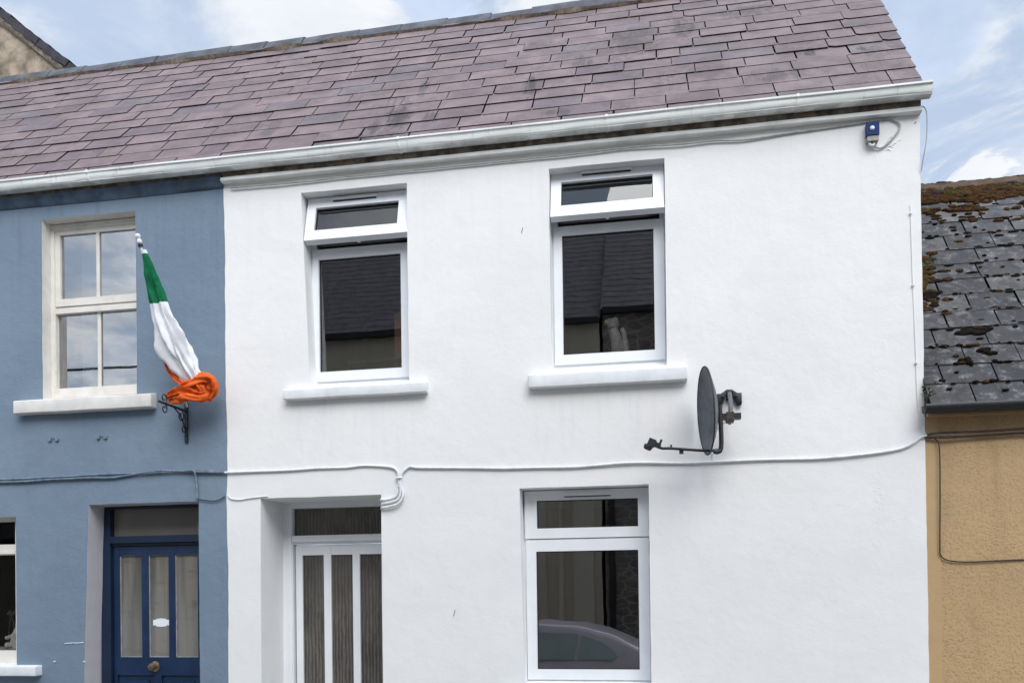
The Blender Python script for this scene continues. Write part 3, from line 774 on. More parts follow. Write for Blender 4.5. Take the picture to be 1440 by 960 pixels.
for a, b in bp: box(bm, a + .001, b - .001, ly0 + .001, ly1, 2.022, 2.099)
box(bm, lx0, lx1, ly0, ly1, .955, 1.1135)
box(bm, lx0, -4.775, ly0, ly1, .02, .9545); box(bm, -4.422, -4.345, ly0, ly1, .02, .9545); box(bm, -3.99, lx1, ly0, ly1, .02, .9545)
for a, b in ((-4.774, -4.423), (-4.344, -3.991)):
    box(bm, a, b, ly0 + .001, ly1, .021, .2); box(bm, a, b, ly0 + .018, ly1 - .004, .2005, .954)
    box(bm, a + .045, b - .045, ly0 + .004, ly0 + .0175, .25, .905)
bevel_sharp(bm, .006, 2)
bd = link('door', bm, 'door_blue', blue, R(40), 'navy panelled front door with three glass panels')
for a, b in bp: pane('pane', a - .003, b + .003, 1.112, 2.024, ly0 + .022, 'doorglass', bd)
bm = bmesh.new()
lathe(bm, [(.046, 0), (.046, .006), (.03, .012), (.014, .016), (.013, .035), (.03, .042), (.036, .055), (.03, .068), (.012, .073)], Matrix.Translation((-4.405, ly0, 1.033)) @ Matrix.Rotation(R(90), 4, 'X'), 24)
link('door_knob', bm, 'brass', bd, R(40))
bm = bmesh.new(); vs_ = []
for q in range(24):
    t = q / 24 * 2 * pi; c_, s_ = cos(t), sin(t)
    vs_.append(bm.verts.new((-4.358 + .078 * math.copysign(abs(c_) ** .45, c_), ly0 + .0205, 1.42 + .032 * math.copysign(abs(s_) ** .45, s_) + .006 * sin(5 * t))))
bm.faces.new(vs_[::-1])
link('paper_sticker', bm, 'lamp', bd)
bm = bmesh.new()   # glazing beads, lighter left edges
for a, b in bp: ring(bm, a, b, 1.114, 2.022, (.008, .006, .006, .006), ly0 + .010, ly0 + .021)
link('glazing_bead', bm, 'plain_grey', bd)

# small marks left on the blue wall
def strip(name, pts, r, mat, parent, label=None): return tubeobj(name, [pts], r, mat, parent, 6, 4, label)
for (x, z, l) in ((-5.11, 1.252, .10), (-5.005, 1.255, .08)):
    strip('paint_scratch', [(x, .003, z), (x + l / 2, .002, z + .003), (x + l, .003, z + .006)], .0045, 'scratch', blue)
for (x, z) in ((-5.22, 1.09), (-4.93, 1.09)):
    boxobj('paint_chip', x, x + .02, -.001, .006, z, z + .012, 'scratch', blue, .003)
for x, z in ((-5.20, 3.035), (-4.73, 3.035)):
    bm = bmesh.new()
    for dx in (-.035, .035): box(bm, x + dx - .014, x + dx + .014, -.012, .006, z - .012, z + .01)
    tube(bm, [(x - .03, -.008, z + .01), (x, -.01, z + .022), (x + .03, -.008, z + .01)], .004, 6, 4)
    bevel_sharp(bm, .004, 2); link('wall_fixing', bm, 'blue', blue, R(40))
# white wall: chips and nail marks
for (x, z, l, dz) in ((-1.03, 4.50, .01, .04), (-1.62, 1.47, .012, .05), (1.90, 5.06, .012, .012)):
    strip('wall_mark', [(x, -.001, z), (x + l, -.002, z + dz)], .004, 'plain_grey', white)
# repair scar and knot where an old bracket was taken down, beside the alarm box
for k in range(7):
    x = 1.73 + rnd.uniform(-.05, .07); z = 4.93 + rnd.uniform(-.06, .05)
    strip('filler_scar', [(x, .0, z), (x + .02, -.003, z + .012), (x + rnd.uniform(.02, .05), .0, z + rnd.uniform(-.01, .02))], .004, 'corbel_w', white)

# ------------------------------------------------------------------ rear gable behind the blue house
gy = 2.6
gb = thing('gable_house', 'brown roughcast gable with dark slate verge rising behind the ridge on the left', 'house', (-10, gy, 0))
def gp(x, dz=0): return 8.09 + (x + 6.97) * -.827 + dz
bm = bmesh.new()
vv = [(-6.97, 0), (-6.97, gp(-6.97, -.12)), (-11.3, gp(-11.3, -.12)), (-15.6, gp(-6.97, -.12)), (-15.6, 0)]
A = [bm.verts.new((x, gy, z)) for x, z in vv]; B = [bm.verts.new((x, gy + 6, z)) for x, z in vv]
bm.faces.new(A); bm.faces.new(B[::-1])
for i in range(5): bm.faces.new((A[i], B[i], B[(i + 1) % 5], A[(i + 1) % 5]))
bmesh.ops.recalc_face_normals(bm, faces=bm.faces)
link('wall', bm, 'harl', gb)
bm = bmesh.new()
sl_ = Vector((1, 0, -.827)).normalized(); nr_ = Vector((.827, 0, 1)).normalized(); k = 0
lv = bm.loops.layers.float_color.new('col')
P0 = Vector((-11.3, 0, gp(-11.3)))
L = (Vector((-6.85, 0, gp(-6.85))) - P0).length; s = 0
while s < L:
    e = rnd.uniform(.15, .19); t0 = rnd.uniform(.045, .058)
    for y in range(10):
        ya = gy - .06 + y * .62 + rnd.uniform(-.012, .012) * (y == 0)
        c0 = P0 + sl_ * (s - .05); c1 = P0 + sl_ * (s + e)
        q = [c0 + nr_ * .028, c1 + nr_ * t0, c1 + nr_ * (t0 - .085), c0 - nr_ * .06]
        F = [bm.verts.new((p.x, ya, p.z)) for p in q]; K = [bm.verts.new((p.x, ya + .615, p.z)) for p in q]
        fs = [bm.faces.new(F), bm.faces.new(K[::-1])] + [bm.faces.new((F[i], K[i], K[(i + 1) % 4], F[(i + 1) % 4])) for i in range(4)]
        for f in fs:
            for l_ in f.loops: l_[lv] = (.04, .038, .05, 1)
    s += e
# the far slope as one plain sheet of the same slate
f = bm.faces.new([bm.verts.new(p) for p in ((-11.3, gy - .06, gp(-11.3)), (-11.3, gy + 6, gp(-11.3)), (-15.8, gy + 6, gp(-6.8)), (-15.8, gy - .06, gp(-6.8)))])
for l_ in f.loops: l_[lv] = (.04, .038, .05, 1)
bmesh.ops.recalc_face_normals(bm, faces=bm.faces)
link('roof', bm, 'verge_slate', gb)
bm = bmesh.new(); n = 70; pv = None     # lumpy mortar fillet under the verge slates
for q in range(n + 1):
    p = P0 + sl_ * (L * q / n) - nr_ * .05; h = .10 + .03 * nz(q * .25, 0, 1, 2)
    v_ = [bm.verts.new((p.x, gy + .02, p.z)), bm.verts.new((p.x, gy - .045 + .01 * nz(q, 1, .3, 5), p.z)), bm.verts.new((p.x, gy - .03, p.z - h * .8)), bm.verts.new((p.x, gy + .02, p.z - h))]
    if pv:
        for i in range(3): bm.faces.new((pv[i], v_[i], v_[i + 1], pv[i + 1]))
    pv = v_
link('verge_mortar', bm, 'mortar', gb, R(60))

# ------------------------------------------------------------------ ochre house on the right
och = thing('ochre_house', 'single-storey ochre pebbledashed house with mossy grey slate roof on the right', 'house', (5, 0, 0))
OX0, OX1 = 1.94, 9.0
bm = wall_mesh(2.035, OX1, -.02, 2.95, [], y0=.022, seed=3.1, step=.15); link('wall', bm, 'ochre', och, R(38))
bm = wall_mesh(OX0 + .002, 2.037, -.02, 2.95, [], y0=.014, seed=5.2, step=.1, bev=.008); link('corner_band', bm, 'ochre_smooth', och, R(38))
OYE, OZE, OROWS, OEXP = -.16, 2.955, 14, .214
def greyslate(r, x, i):
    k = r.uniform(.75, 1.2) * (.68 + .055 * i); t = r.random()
    c = (.070, .070, .074) if t < .75 else (.10, .098, .098)
    return tuple(a * k for a in c)
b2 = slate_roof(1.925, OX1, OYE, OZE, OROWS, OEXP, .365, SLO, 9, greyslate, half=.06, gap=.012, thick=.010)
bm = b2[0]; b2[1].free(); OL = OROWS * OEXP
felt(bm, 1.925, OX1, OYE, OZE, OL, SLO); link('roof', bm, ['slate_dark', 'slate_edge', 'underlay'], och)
ory, orz = OYE + OL * cos(SLO), OZE + OL * sin(SLO)
bm = bmesh.new()
prof = [(-.13, -.13), (-.06, .0), (0, .03), (.06, .0), (.13, -.13)]; pv = None
for q in range(60):
    xx = 1.93 + (OX1 - 1.93) * q / 59
    v_ = [bm.verts.new((xx, ory + a, orz + b + .018 * nz(xx, i, 1.6, 6))) for i, (a, b) in enumerate(prof)]
    if pv:
        for i in range(4): bm.faces.new((pv[i], v_[i], v_[i + 1], pv[i + 1]))
    pv = v_
link('ridge_tiles', bm, 'mossy', och, R(60))
# moss cushions
bm = bmesh.new(); lv = bm.loops.layers.float_color.new('col'); r = random.Random(21)
upv = Vector((0, cos(SLO), sin(SLO))); nv = Vector((0, -sin(SLO), cos(SLO)))
_t = bmesh.new(); bmesh.ops.create_icosphere(_t, subdivisions=2, radius=1)
ICOV = [v.co.copy() for v in _t.verts]; ICOF = [tuple(v.index for v in f.verts) for f in _t.faces]; _t.free()
def cushion(x, s, rx, rs, h, col, base=None):
    c = Vector((x, OYE, OZE)) + upv * s + nv * .02 if base is None else Vector(base)
    sd_ = r.uniform(0, 90); vs = []
    for q in ICOV:
        k = 1 + .38 * noise.noise(q * 1.7 + Vector((sd_, 0, 0))) + .2 * noise.noise(q * 4 + Vector((0, sd_, 0)))
        vs.append(bm.verts.new(c + Vector((q.x * k * rx, 0, 0)) + upv * (q.y * k * rs) + nv * (q.z * k * h)))
    for f_ in ICOF:
        f = bm.faces.new([vs[a] for a in f_]); j = .8 + .4 * r.random()
        for l in f.loops: l[lv] = (col[0] * j, col[1] * j, col[2] * j, 1)
BRN, OLV, DRK, RST = (.095, .047, .018), (.10, .085, .022), (.016, .013, .010), (.13, .055, .018)
def hue(x, s):
    q = nz(x * 3, s * 6, 1, 44) + r.uniform(-.18, .18)
    return BRN if q < -.05 else (OLV if q > .22 else (RST if q > .1 else (.075, .05, .02)))
for i in range(1050):                       # thick blanket along the ridge
    x = r.uniform(1.95, 4.6); t = abs(r.gauss(0, .27)); s = OL - .02 - t
    if t > .9 or (t > .30 and nz(x * 3.2, t * 7, 1, 12) < -.05): continue
    d = max(.35, 1 - t * .6)
    cushion(x, s, r.uniform(.03, .10) * d, r.uniform(.014, .034) * d, r.uniform(.010, .022), hue(x, s))
for i in range(260):                        # cushions on the ridge tiles themselves
    x = r.uniform(1.94, 4.6); dd = r.random()
    cushion(x, OL, r.uniform(.03, .09), r.uniform(.02, .035), r.uniform(.010, .020), hue(x, OL + dd) if r.random() < .7 else (.06, .042, .05), (x, ory - .135 + .12 * dd, orz - .135 + .155 * dd))
for i in range(130):                        # the patch against the white gable
    x = 1.95 + abs(r.gauss(0, .17)); s = 1.64 + r.gauss(0, .13)
    cushion(x, s, r.uniform(.02, .07), r.uniform(.012, .03), .014, hue(x, s))
for i in range(40):
    cushion(2.13 + r.gauss(0, .10), 1.27 + r.gauss(0, .045), r.uniform(.015, .04), r.uniform(.01, .022), .012, r.choice([BRN, DRK, DRK]))
for i in range(15):
    cushion(2.08 + r.gauss(0, .09), 1.12 + r.gauss(0, .05), r.uniform(.02, .05), r.uniform(.012, .03), .014, r.choice([BRN, DRK]))
for i in range(560):                        # black tufts in the joints
    row = r.randint(1, OROWS - 2); x = r.uniform(1.94, 5); s = row * OEXP + r.uniform(-.02, .02) if r.random() < .75 else r.uniform(.1, OL)
    k = r.uniform(.5, 1.3)
    cushion(x, s, .020 * k * r.uniform(.6, 2.0), .012 * k, .009, r.choice([DRK, DRK, DRK, BRN]))
for (x, s, a, b) in ((2.36, .79, .10, .035), (2.48, .82, .06, .03), (2.40, .56, .07, .026), (2.45, .53, .05, .022), (2.24, .46, .05, .018), (2.28, .44, .02, .04)):
    for q in range(4): cushion(x + r.gauss(0, a * .4), s + r.gauss(0, b * .4), a * .6, b * .7, .018, DRK)
mo = link('moss', bm, 'moss', och, R(70)); mo['kind'] = 'stuff'
bm = bmesh.new()
oprof = [(-.125 + .052 * cos(a), 2.955 + .055 * sin(a)) for a in [pi + pi * k / 10 for k in range(11)]]
n = 30; Rr = []
for q in range(n + 1):
    xx = 1.895 + (OX1 - 1.895) * q / n
    Rr.append([bm.verts.new((xx, a, b + .006 * nz(xx, 0, 2, 7))) for a, b in oprof + [(a * .9 - .0125, b + .01) for a, b in oprof[::-1]]])
for A, B in zip(Rr, Rr[1:]):
    m_ = len(A)
    for i in range(m_): bm.faces.new((A[i], A[(i + 1) % m_], B[(i + 1) % m_], B[i]))
bm.faces.new(Rr[0][::-1]); bm.faces.new(Rr[-1]); bmesh.ops.recalc_face_normals(bm, faces=bm.faces)
link('gutter', bm, 'black', och, R(40))
boxobj('eaves_board', 1.95, OX1, -.03, .3, 2.90, 2.955, 'ochre_smooth', och, .006)
# weed growing at the gutter end
wd = thing('gutter_weed', 'small green weed sprouting where the black gutter meets the white gable', 'weed', (1.93, -.1, 2.98))
bm = bmesh.new()
for i in range(46):
    b = Vector((1.945 + r.gauss(0, .012), -.09 + r.gauss(0, .02), 2.975 + abs(r.gauss(0, .06)))); a = r.uniform(0, 2 * pi); l = r.uniform(.02, .045)
    d = Vector((cos(a), sin(a) * .6, r.uniform(-.2, .9))).normalized() * l; sd_ = d.cross(Vector((r.random(), 1, r.random()))).normalized() * l * .3
    bm.faces.new([bm.verts.new(p) for p in (b, b + d * .5 + sd_, b + d, b + d * .5 - sd_)])
link('leaves', bm, 'leaf', wd)
bm = bmesh.new()
for i in range(5): tube(bm, [(1.925, -.09, 2.955), (1.925 + r.gauss(0, .012), -.10, 3.0), (1.925 + r.gauss(0, .03), -.11, 3.05)], .002, 5, 3)
link('stem', bm, 'stem', wd)

# ------------------------------------------------------------------ cables
def cable(label, paths, r, mat, seg=8, n=8):
    o = tubeobj('cable', paths, r, mat, None, seg, n); return tag(o, label, 'cable')
def jitter(pts, a, step=.22, seed=0):
    out = []
    for p, q in zip(pts, pts[1:]):
        p, q = Vector(p), Vector(q); k = max(1, int((q - p).length / step))
        out += [p + (q - p) * i / k for i in range(k)]
    out.append(Vector(pts[-1]))
    return [p + Vector((0, 0, a * nz(i, 0, .63, seed))) if 0 < i < len(out) - 1 else p for i, p in enumerate(out)]
cable('pair of blue painted cables running along the blue wall above its door',
      [jitter([(-7.6, -.012, 2.70), (-5.7, -.012, 2.695), (-4.6, -.012, 2.712), (-3.86, -.014, 2.712), (-3.585, -.012, 2.690)], .012, seed=2),
       jitter([(-7.6, -.012, 2.682), (-5.7, -.012, 2.678), (-4.6, -.012, 2.688), (-4.2, -.016, 2.724), (-3.86, -.02, 2.700), (-3.585, -.012, 2.688)], .012, seed=4)], .009, 'cable_b')
cable('short blue cable dropping from the wall cables to the navy door head', [[(-3.95, -.016, 2.715), (-3.86, -.03, 2.71), (-3.842, -.02, 2.66), (-3.835, -.012, 2.55), (-3.838, -.012, 2.47)]], .010, 'cable_b')
cable('thin dark wire sagging from the navy door corner to the white house', [[(-3.828, -.006, 2.472), (-3.72, -.008, 2.455), (-3.64, -.008, 2.46), (-3.585, -.006, 2.49)]], .0045, 'cable_k')
cable('thin white painted wire above the white front door, at the blue house edge', [[(-3.56, -.006, 2.50), (-3.53, -.006, 2.468), (-3.45, -.006, 2.457), (-3.35, -.006, 2.468), (-3.2, -.006, 2.478)]], .005, 'cable_w')
cable('white painted cable from the blue house along to the drop beside the white door',
      [jitter([(-3.58, -.012, 2.688), (-3.0, -.012, 2.688), (-2.5, -.012, 2.690), (-2.35, -.012, 2.700), (-2.14, -.012, 2.683)], .008, seed=5) +
       [(-2.08, -.012, 2.655), (-2.062, -.012, 2.60), (-2.06, -.014, 2.52)]], .0095, 'cable_w')
cable('long white painted cable crossing the white wall below the satellite dish',
      [[(-2.045, -.012, 2.50), (-2.045, -.012, 2.57), (-2.03, -.012, 2.63), (-1.97, -.012, 2.676)] +
       jitter([(-1.90, -.012, 2.668), (-1.2, -.012, 2.640), (-.6, -.012, 2.628), (-.2, -.012, 2.642), (.2, -.012, 2.632), (.45, -.012, 2.630), (1.2, -.012, 2.625)], .010, seed=6) +
       [(1.5, -.012, 2.642), (1.73, -.012, 2.668), (1.84, -.014, 2.705), (1.905, -.016, 2.752), (1.945, -.012, 2.765)]], .0098, 'cable_w')
cable('looped white cables curling into the top corner of the white doorway',
      [[(-2.052, -.014, 2.56), (-2.045, -.016, 2.48), (-2.065, -.018, 2.42), (-2.13, -.018, 2.395), (-2.20, -.01, 2.385), (-2.23, .05, 2.375)],
       [(-2.072, -.014, 2.50), (-2.082, -.016, 2.45), (-2.115, -.018, 2.428), (-2.17, -.018, 2.418), (-2.212, -.01, 2.42), (-2.235, .05, 2.42)],
       [(-2.04, -.013, 2.53), (-2.025, -.02, 2.45), (-2.06, -.026, 2.385), (-2.13, -.026, 2.362), (-2.20, -.018, 2.352), (-2.225, .04, 2.345)]], .010, 'cable_w')
for p in ((-2.06, 2.60), (-2.055, 2.53)): pass
o = tag(tubeobj('cable_clip', [[(-2.085, -.018, 2.588), (-2.055, -.028, 2.59), (-2.03, -.018, 2.592)]], .008, 'cable_w'), 'white clip holding the cables together right of the white doorway', 'clip')
cable('thin white wire under the eaves running to the blue alarm box',
      [jitter([(-3.5, -.02, 5.078), (-2.5, -.016, 5.080), (-1.2, -.016, 5.072), (0, -.018, 5.085), (.7, -.014, 5.062), (1.3, -.012, 5.085)], .012, seed=8) +
       [(1.55, -.014, 5.098), (1.70, -.014, 5.108), (1.764, -.014, 5.088), (1.796, -.014, 5.055), (1.79, -.014, 5.02), (1.763, -.014, 4.983), (1.711, -.014, 4.927), (1.665, -.014, 4.898), (1.625, -.02, 4.903), (1.600, -.03, 4.93)]], .0065, 'cable_g')
cable('thin loose wire hanging from the eaves off the right gable corner of white house', [[(1.945, -.02, 5.174), (1.968, -.02, 5.155), (1.98, -.02, 5.11), (1.981, -.02, 5.031), (1.973, -.02, 4.91), (1.953, -.02, 4.798), (1.938, -.01, 4.70)]], .004, 'cable_g')
cable('thin white vertical wire clipped down the right edge of the white wall', [jitter([(1.862, -.003, 4.46), (1.870, -.003, 3.9), (1.882, -.003, 3.4), (1.888, -.003, 3.05), (1.90, -.01, 2.90), (1.925, -.014, 2.80), (1.95, -.012, 2.768)], .004, seed=3)], .0028, 'white')
for zz_, xx_ in ((4.40, 1.863), (3.87, 1.871), (3.30, 1.884)):
    tag(boxobj('wire_clip', xx_ - .008, xx_ + .008, -.016, 0, zz_ - .007, zz_ + .007, 'cable_w', None, .003), 'tiny white clip on the vertical wire at the right of the white wall', 'clip', 'clips on the vertical white wire')
cable('pair of dark cables running along the ochre wall under the black gutter',
      [jitter([(1.93, -.012, 2.765), (2.03, -.014, 2.778), (2.3, -.014, 2.786), (4, -.014, 2.80), (8.9, -.014, 2.80)], .014, seed=9), jitter([(1.93, -.012, 2.755), (2.05, -.014, 2.750), (2.4, -.012, 2.752), (4, -.014, 2.765), (8.9, -.014, 2.77)], .010, seed=12)], .0085, 'cable_k')
cable('thin dark wire dropping down the ochre wall then turning right',
      [[(1.96, -.004, 2.752), (2.0, -.004, 2.742), (2.028, -.004, 2.70), (2.035, -.004, 2.60), (2.032, -.004, 2.3), (2.027, .0, 1.95), (2.032, .004, 1.895), (2.06, .008, 1.862), (2.12, .008, 1.845), (2.25, .010, 1.838), (2.6, .012, 1.848), (3.4, .012, 1.85), (6, .012, 1.85)]], .005, 'cable_k')

# ------------------------------------------------------------------ alarm box
al = thing('alarm_box', 'small blue alarm box with a white lamp below the right end of the gutter', 'alarm', (1.598, 0, 4.93))
bm = bmesh.new(); box(bm, 1.556, 1.642, -.062, -.008, 4.978, 5.072); bevel_sharp(bm, .010, 3); link('cover', bm, 'alarm', al, R(40))
bm = bmesh.new(); lathe(bm, [(.017, 0), (.016, .006), (.010, .012), (.003, .014)], Matrix.Translation((1.592, -.061, 5.026)) @ Matrix.Rotation(R(90), 4, 'X'), 20); link('lamp', bm, 'lamp', al, R(50))
bm = bmesh.new(); box(bm, 1.560, 1.639, -.055, -.002, 4.938, 4.976); bevel_sharp(bm, .006, 2); link('base', bm, 'alarm_base', al, R(40))
bm = bmesh.new(); tube(bm, [(1.575, -.03, 4.945), (1.582, -.035, 4.918), (1.605, -.035, 4.912), (1.61, -.03, 4.935)], .009, 8, 5); link('cable_gland', bm, 'cable_w', al, R(50))

# ------------------------------------------------------------------ satellite dish
sdh = thing('satellite_dish', 'dark grey satellite dish on a black arm bracketed to the white wall', 'satellite dish', (.54, 0, 3.09))
ax = Vector((-cos(R(10)), -sin(R(10)), -.05)).normalized()         # dish looks left along the street and a little out
c0 = Vector((.376, -.295, 2.962)); vv_ = (Vector((.045, 0, -1))).normalized(); vv_ = (vv_ - ax * vv_.dot(ax)).normalized() * -1; hh = vv_.cross(ax).normalized()
bm = bmesh.new(); rings = []
NR, NS = 8, 40
def dp(rr, a, off): return c0 + hh * (.25 * rr * cos(a)) + vv_ * (.318 * rr * sin(a)) + ax * (.075 * rr * rr - .055 + off)
for off in (0, -.006):
    R_ = [[bm.verts.new(dp(max(.001, k / NR), 2 * pi * s / NS, off)) for s in range(NS)] for k in range(NR + 1)]
    for A, B in zip(R_, R_[1:]):
        for s in range(NS):
            q = (A[s], A[(s + 1) % NS], B[(s + 1) % NS], B[s]); bm.faces.new(q if off == 0 else q[::-1])
    rings.append(R_[-1])
for s in range(NS):
    A, B = rings; bm.faces.new((A[s], A[(s + 1) % NS], B[(s + 1) % NS], B[s]))
bmesh.ops.recalc_face_normals(bm, faces=bm.faces)
dsh = link('reflector', bm, 'dish', sdh, R(50))
bm = bmesh.new(); tube(bm, [dp(1.0, -pi / 2 + 2 * pi * s / 64, -.003) for s in range(66)], .006, 6, 1, cap=False); link('rim', bm, 'gasket', dsh, R(60))
bm = bmesh.new()
bot = c0 - vv_ * .30; back = c0 - ax * .085
tube(bm, [bot - ax * .02 + vv_ * .0, bot - ax * .075 + vv_ * .02, back - vv_ * .04, back + vv_ * .03], .017, 8, 5)
box(bm, back.x - .01, back.x + .15, -.285, -.215, 2.90, 2.94)
link('back_bracket', bm, 'black', sdh, R(50))
bm = bmesh.new()
box(bm, .505, .56, -.29, -.20, 2.88, 2.95); bevel_sharp(bm, .005, 2); clp = link('clamp', bm, 'rust', sdh, R(40))
for a_, b_, q_ in (((.44, -.29, 2.945), (.44, -.20, 2.945), .012), ((.535, -.30, 2.885), (.535, -.19, 2.885), .014), ((.56, -.25, 2.92), (.585, -.25, 2.92), .010)): tubeobj('bolt', [[a_, b_]], q_, 'black', clp, 8, 1)
bm = bmesh.new()
arm_end = Vector((.035, -.32, 2.700))
tube(bm, [bot - ax * .06 + vv_ * .010, bot + ax * .05 + vv_ * .012, arm_end + Vector((.08, .0, -.006)), arm_end, arm_end + Vector((-.018, -.0, .03))], .0105, 8, 6)
box(bm, .165, .195, -.315, -.285, 2.655, 2.690); box(bm, .10, .113, -.32, -.305, 2.69, 2.722)
link('feed_arm', bm, 'black', sdh, R(50))
bm = bmesh.new()
Q = Matrix.Translation((.0, -.32, 2.722)) @ Matrix.Rotation(R(25), 4, 'Y')
box(bm, -.065, -.01, -.03, .03, -.022, .03, 0, Q); box(bm, -.012, .03, -.02, .02, -.015, .02, 0, Q); box(bm, .012, .026, -.026, .026, -.01, .05, 0, Q)
lathe(bm, [(.032, 0), (.034, .012), (.030, .03), (.02, .036)], Q @ Matrix.Translation((-.05, 0, -.02)) @ Matrix.Rotation(R(180), 4, 'X'), 16)
bevel_sharp(bm, .006, 2); link('receiver_head', bm, 'black', sdh, R(40))
bm = bmesh.new(); tube(bm, [(.548, -.008, 3.12), (.548, -.07, 3.125), (.545, -.15, 3.07), (.54, -.22, 2.99), (.535, -.245, 2.90)], .0165, 10, 6); link('wall_arm', bm, 'dish', sdh, R(50))
bm = bmesh.new()
for sgn, cx in ((-1, .548), (1, .548)):
    pts = [(.020, 3.168), (.062, 3.140), (.092, 3.140), (.092, 3.052), (.062, 3.044), (.030, 3.105)]
    F = [bm.verts.new((cx + sgn * a, -.035, b)) for a, b in pts]; K = [bm.verts.new((cx + sgn * a, -.002, b)) for a, b in pts]
    bm.faces.new(F); bm.faces.new(K[::-1])
    for i in range(6): bm.faces.new((F[i], K[i], K[(i + 1) % 6], F[(i + 1) % 6]))
    tube(bm, [(cx + sgn * .05, -.05, 3.115), (cx + sgn * .05, 0, 3.115)], .010, 8, 1); tube(bm, [(cx + sgn * .085, -.045, 3.07), (cx + sgn * .085, 0, 3.07)], .009, 8, 1)
box(bm, .527, .569, -.03, -.001, 3.085, 3.17)
bmesh.ops.recalc_face_normals(bm, faces=bm.faces); bevel_sharp(bm, .004, 2); link('wall_plate', bm, 'black', sdh, R(40))
cable('thin grey lead from the dish clamp down to the white wall cable', [[(.53, -.2, 2.93), (.50, -.12, 2.90), (.44, -.03, 2.85), (.42, -.008, 2.75), (.42, -.01, 2.645)]], .0035, 'cable_w')

# ------------------------------------------------------------------ flag and its bracket
br = thing('flag_bracket', 'black scrolled iron basket bracket fixed to the blue wall below the flag', 'bracket', (-3.93, 0, 2.96))
bm = bmesh.new(); box(bm, -3.944, -3.918, -.016, .004, 2.955, 3.29); bevel_sharp(bm, .003, 1); link('upright', bm, 'black', br, R(40))
bm = bmesh.new(); tube(bm, [(-3.931, -.01, 3.222), (-3.931, -.2, 3.222), (-3.931, -.405, 3.222)], .0105, 8, 2); link('arm', bm, 'black', br, R(50))
def spiral(cy, cz, r0_, r1_, a0, a1, n=22): return [(-3.931, cy + (r0_ + (r1_ - r0_) * k / n) * cos(a0 + (a1 - a0) * k / n), cz + (r0_ + (r1_ - r0_) * k / n) * sin(a0 + (a1 - a0) * k / n)) for k in range(n + 1)]
for P_ in ([(-3.931, -.02, 3.02)] + spiral(-.045, 3.055, .045, .012, R(-60), R(330))[::1],
           spiral(-.09, 3.165, .05, .014, R(60), R(-300)) , [(-3.931, -.018, 3.04), (-3.931, -.05, 3.11), (-3.931, -.10, 3.17), (-3.931, -.19, 3.215)],
           spiral(-.335, 3.262, .045, .012, R(-80), R(330)), spiral(-.33, 3.178, .042, .012, R(80), R(-330))):
    bm = bmesh.new(); tube(bm, P_, .0055, 6, 2); link('scroll', bm, 'black', br, R(60))
def cw(px, py, y):     # a point of the photograph's view placed y metres off the wall
    d = fw + cr * (px - 720) / FPX + cu * (CY - py) / FPX; t = (y + 6.6) / d.y
    return Vector((0, -6.6, 1.7)) + d * t
fl = thing('flag', 'limp green white and orange tricolour hanging bunched round its leaning pole', 'flag', tuple(cw(262, 562, -.15)))
top, low = cw(195, 336, -.44), cw(263, 572, -.09)
tubeobj('pole', [[tuple(low), tuple(top)]], .011, 'white_c', fl, 10, 1)
bm = bmesh.new(); dr_ = (top - low).normalized()
lathe(bm, [(.010, -.04), (.019, -.035), (.022, -.02), (.016, -.005), (.012, .003), (.020, .012), (.022, .026), (.012, .040)], Matrix.Translation(top) @ dr_.to_track_quat('Z', 'Y').to_matrix().to_4x4(), 18)
link('finial', bm, 'white_c', fl, R(60))
bm = bmesh.new(); tube(bm, [top - dr_ * .042, top - dr_ * .062], .0195, 12, 1); link('pole_collar', bm, 'black', fl, R(50))
# control rows: centre px, half width px, depth off wall
ROWSF = [(202, 352, 5.0, -.42), (205, 361, 6, -.41), (208, 372, 8, -.40), (212, 388, 10, -.375), (217, 405, 13, -.35), (223, 424, 15.5, -.33), (228, 443, 17, -.305), (236, 463, 20, -.285),
         (244, 482, 23, -.265), (252, 500, 24, -.245), (261, 516, 21, -.225), (269, 530, 17, -.21), (277, 542, 12, -.20), (283, 552, 8, -.19)]
def flag_rows():
    out = []
    for i in range(len(ROWSF) - 1):
        a, b = ROWSF[i], ROWSF[i + 1]
        for k in range(5):
            t = k / 5; out.append([p + (q - p) * t for p, q in zip(a, b)])
    out.append(list(ROWSF[-1])); return out
FR = flag_rows(); NSF = 72; grid = []
for i, (px, py, hw, yy) in enumerate(FR):
    c = cw(px, py, yy); sc_ = .0048 * hw * (6.6 + yy) / 6.6; t = i / len(FR); row = []
    for s in range(NSF):
        a = 2 * pi * s / NSF; grow = min(1, t * 1.8)
        k = 1 + 1.35 * grow * (.20 * sin(3 * a + 5 * t + .6) + .13 * sin(5 * a - 7 * t + 2) + .085 * sin(9 * a + 11 * t) + .05 * sin(14 * a - 6 * t) + .16 * (abs(sin(2.5 * a + 4 * t + .3)) - .6) - .12 * abs(sin(4 * a - 3.4 * t)) ** 3 + .05 * nz(a * 3, t * 14, 1.3, 9)) + .10 * nz(a * 1.2, t * 8, 1, 3)
        k *= 1 - .25 * grow * math.exp(-((a - 4.3 - .9 * sin(4 * t)) / .30) ** 2) - .22 * grow * math.exp(-((a - 5.15 + .7 * t) / .20) ** 2)
        ez = Vector((0, -.35, 1)).normalized()
        row.append(c + Vector((1, 0, .12)) * (cos(a) * sc_ * k) + Vector((0, 1, 0)) * (sin(a) * sc_ * .75 * k) + Vector((0, 0, 1)) * (.006 * sin(3 * a + t * 9) * grow))
    n_ = len(row)
    if i > 6:
        cc = sum(row, Vector()) / n_
        row = [p + (p - cc).normalized() * (.016 * min(1, (i - 6) / 14) * (noise.ridged_multi_fractal(Vector((p.x * 13, p.y * 13, p.z * 4.2 + p.x * 5)), .9, 2.1, 3, 1.0, 2.0) - 1.15)) for p in row]
    grid.append(row)
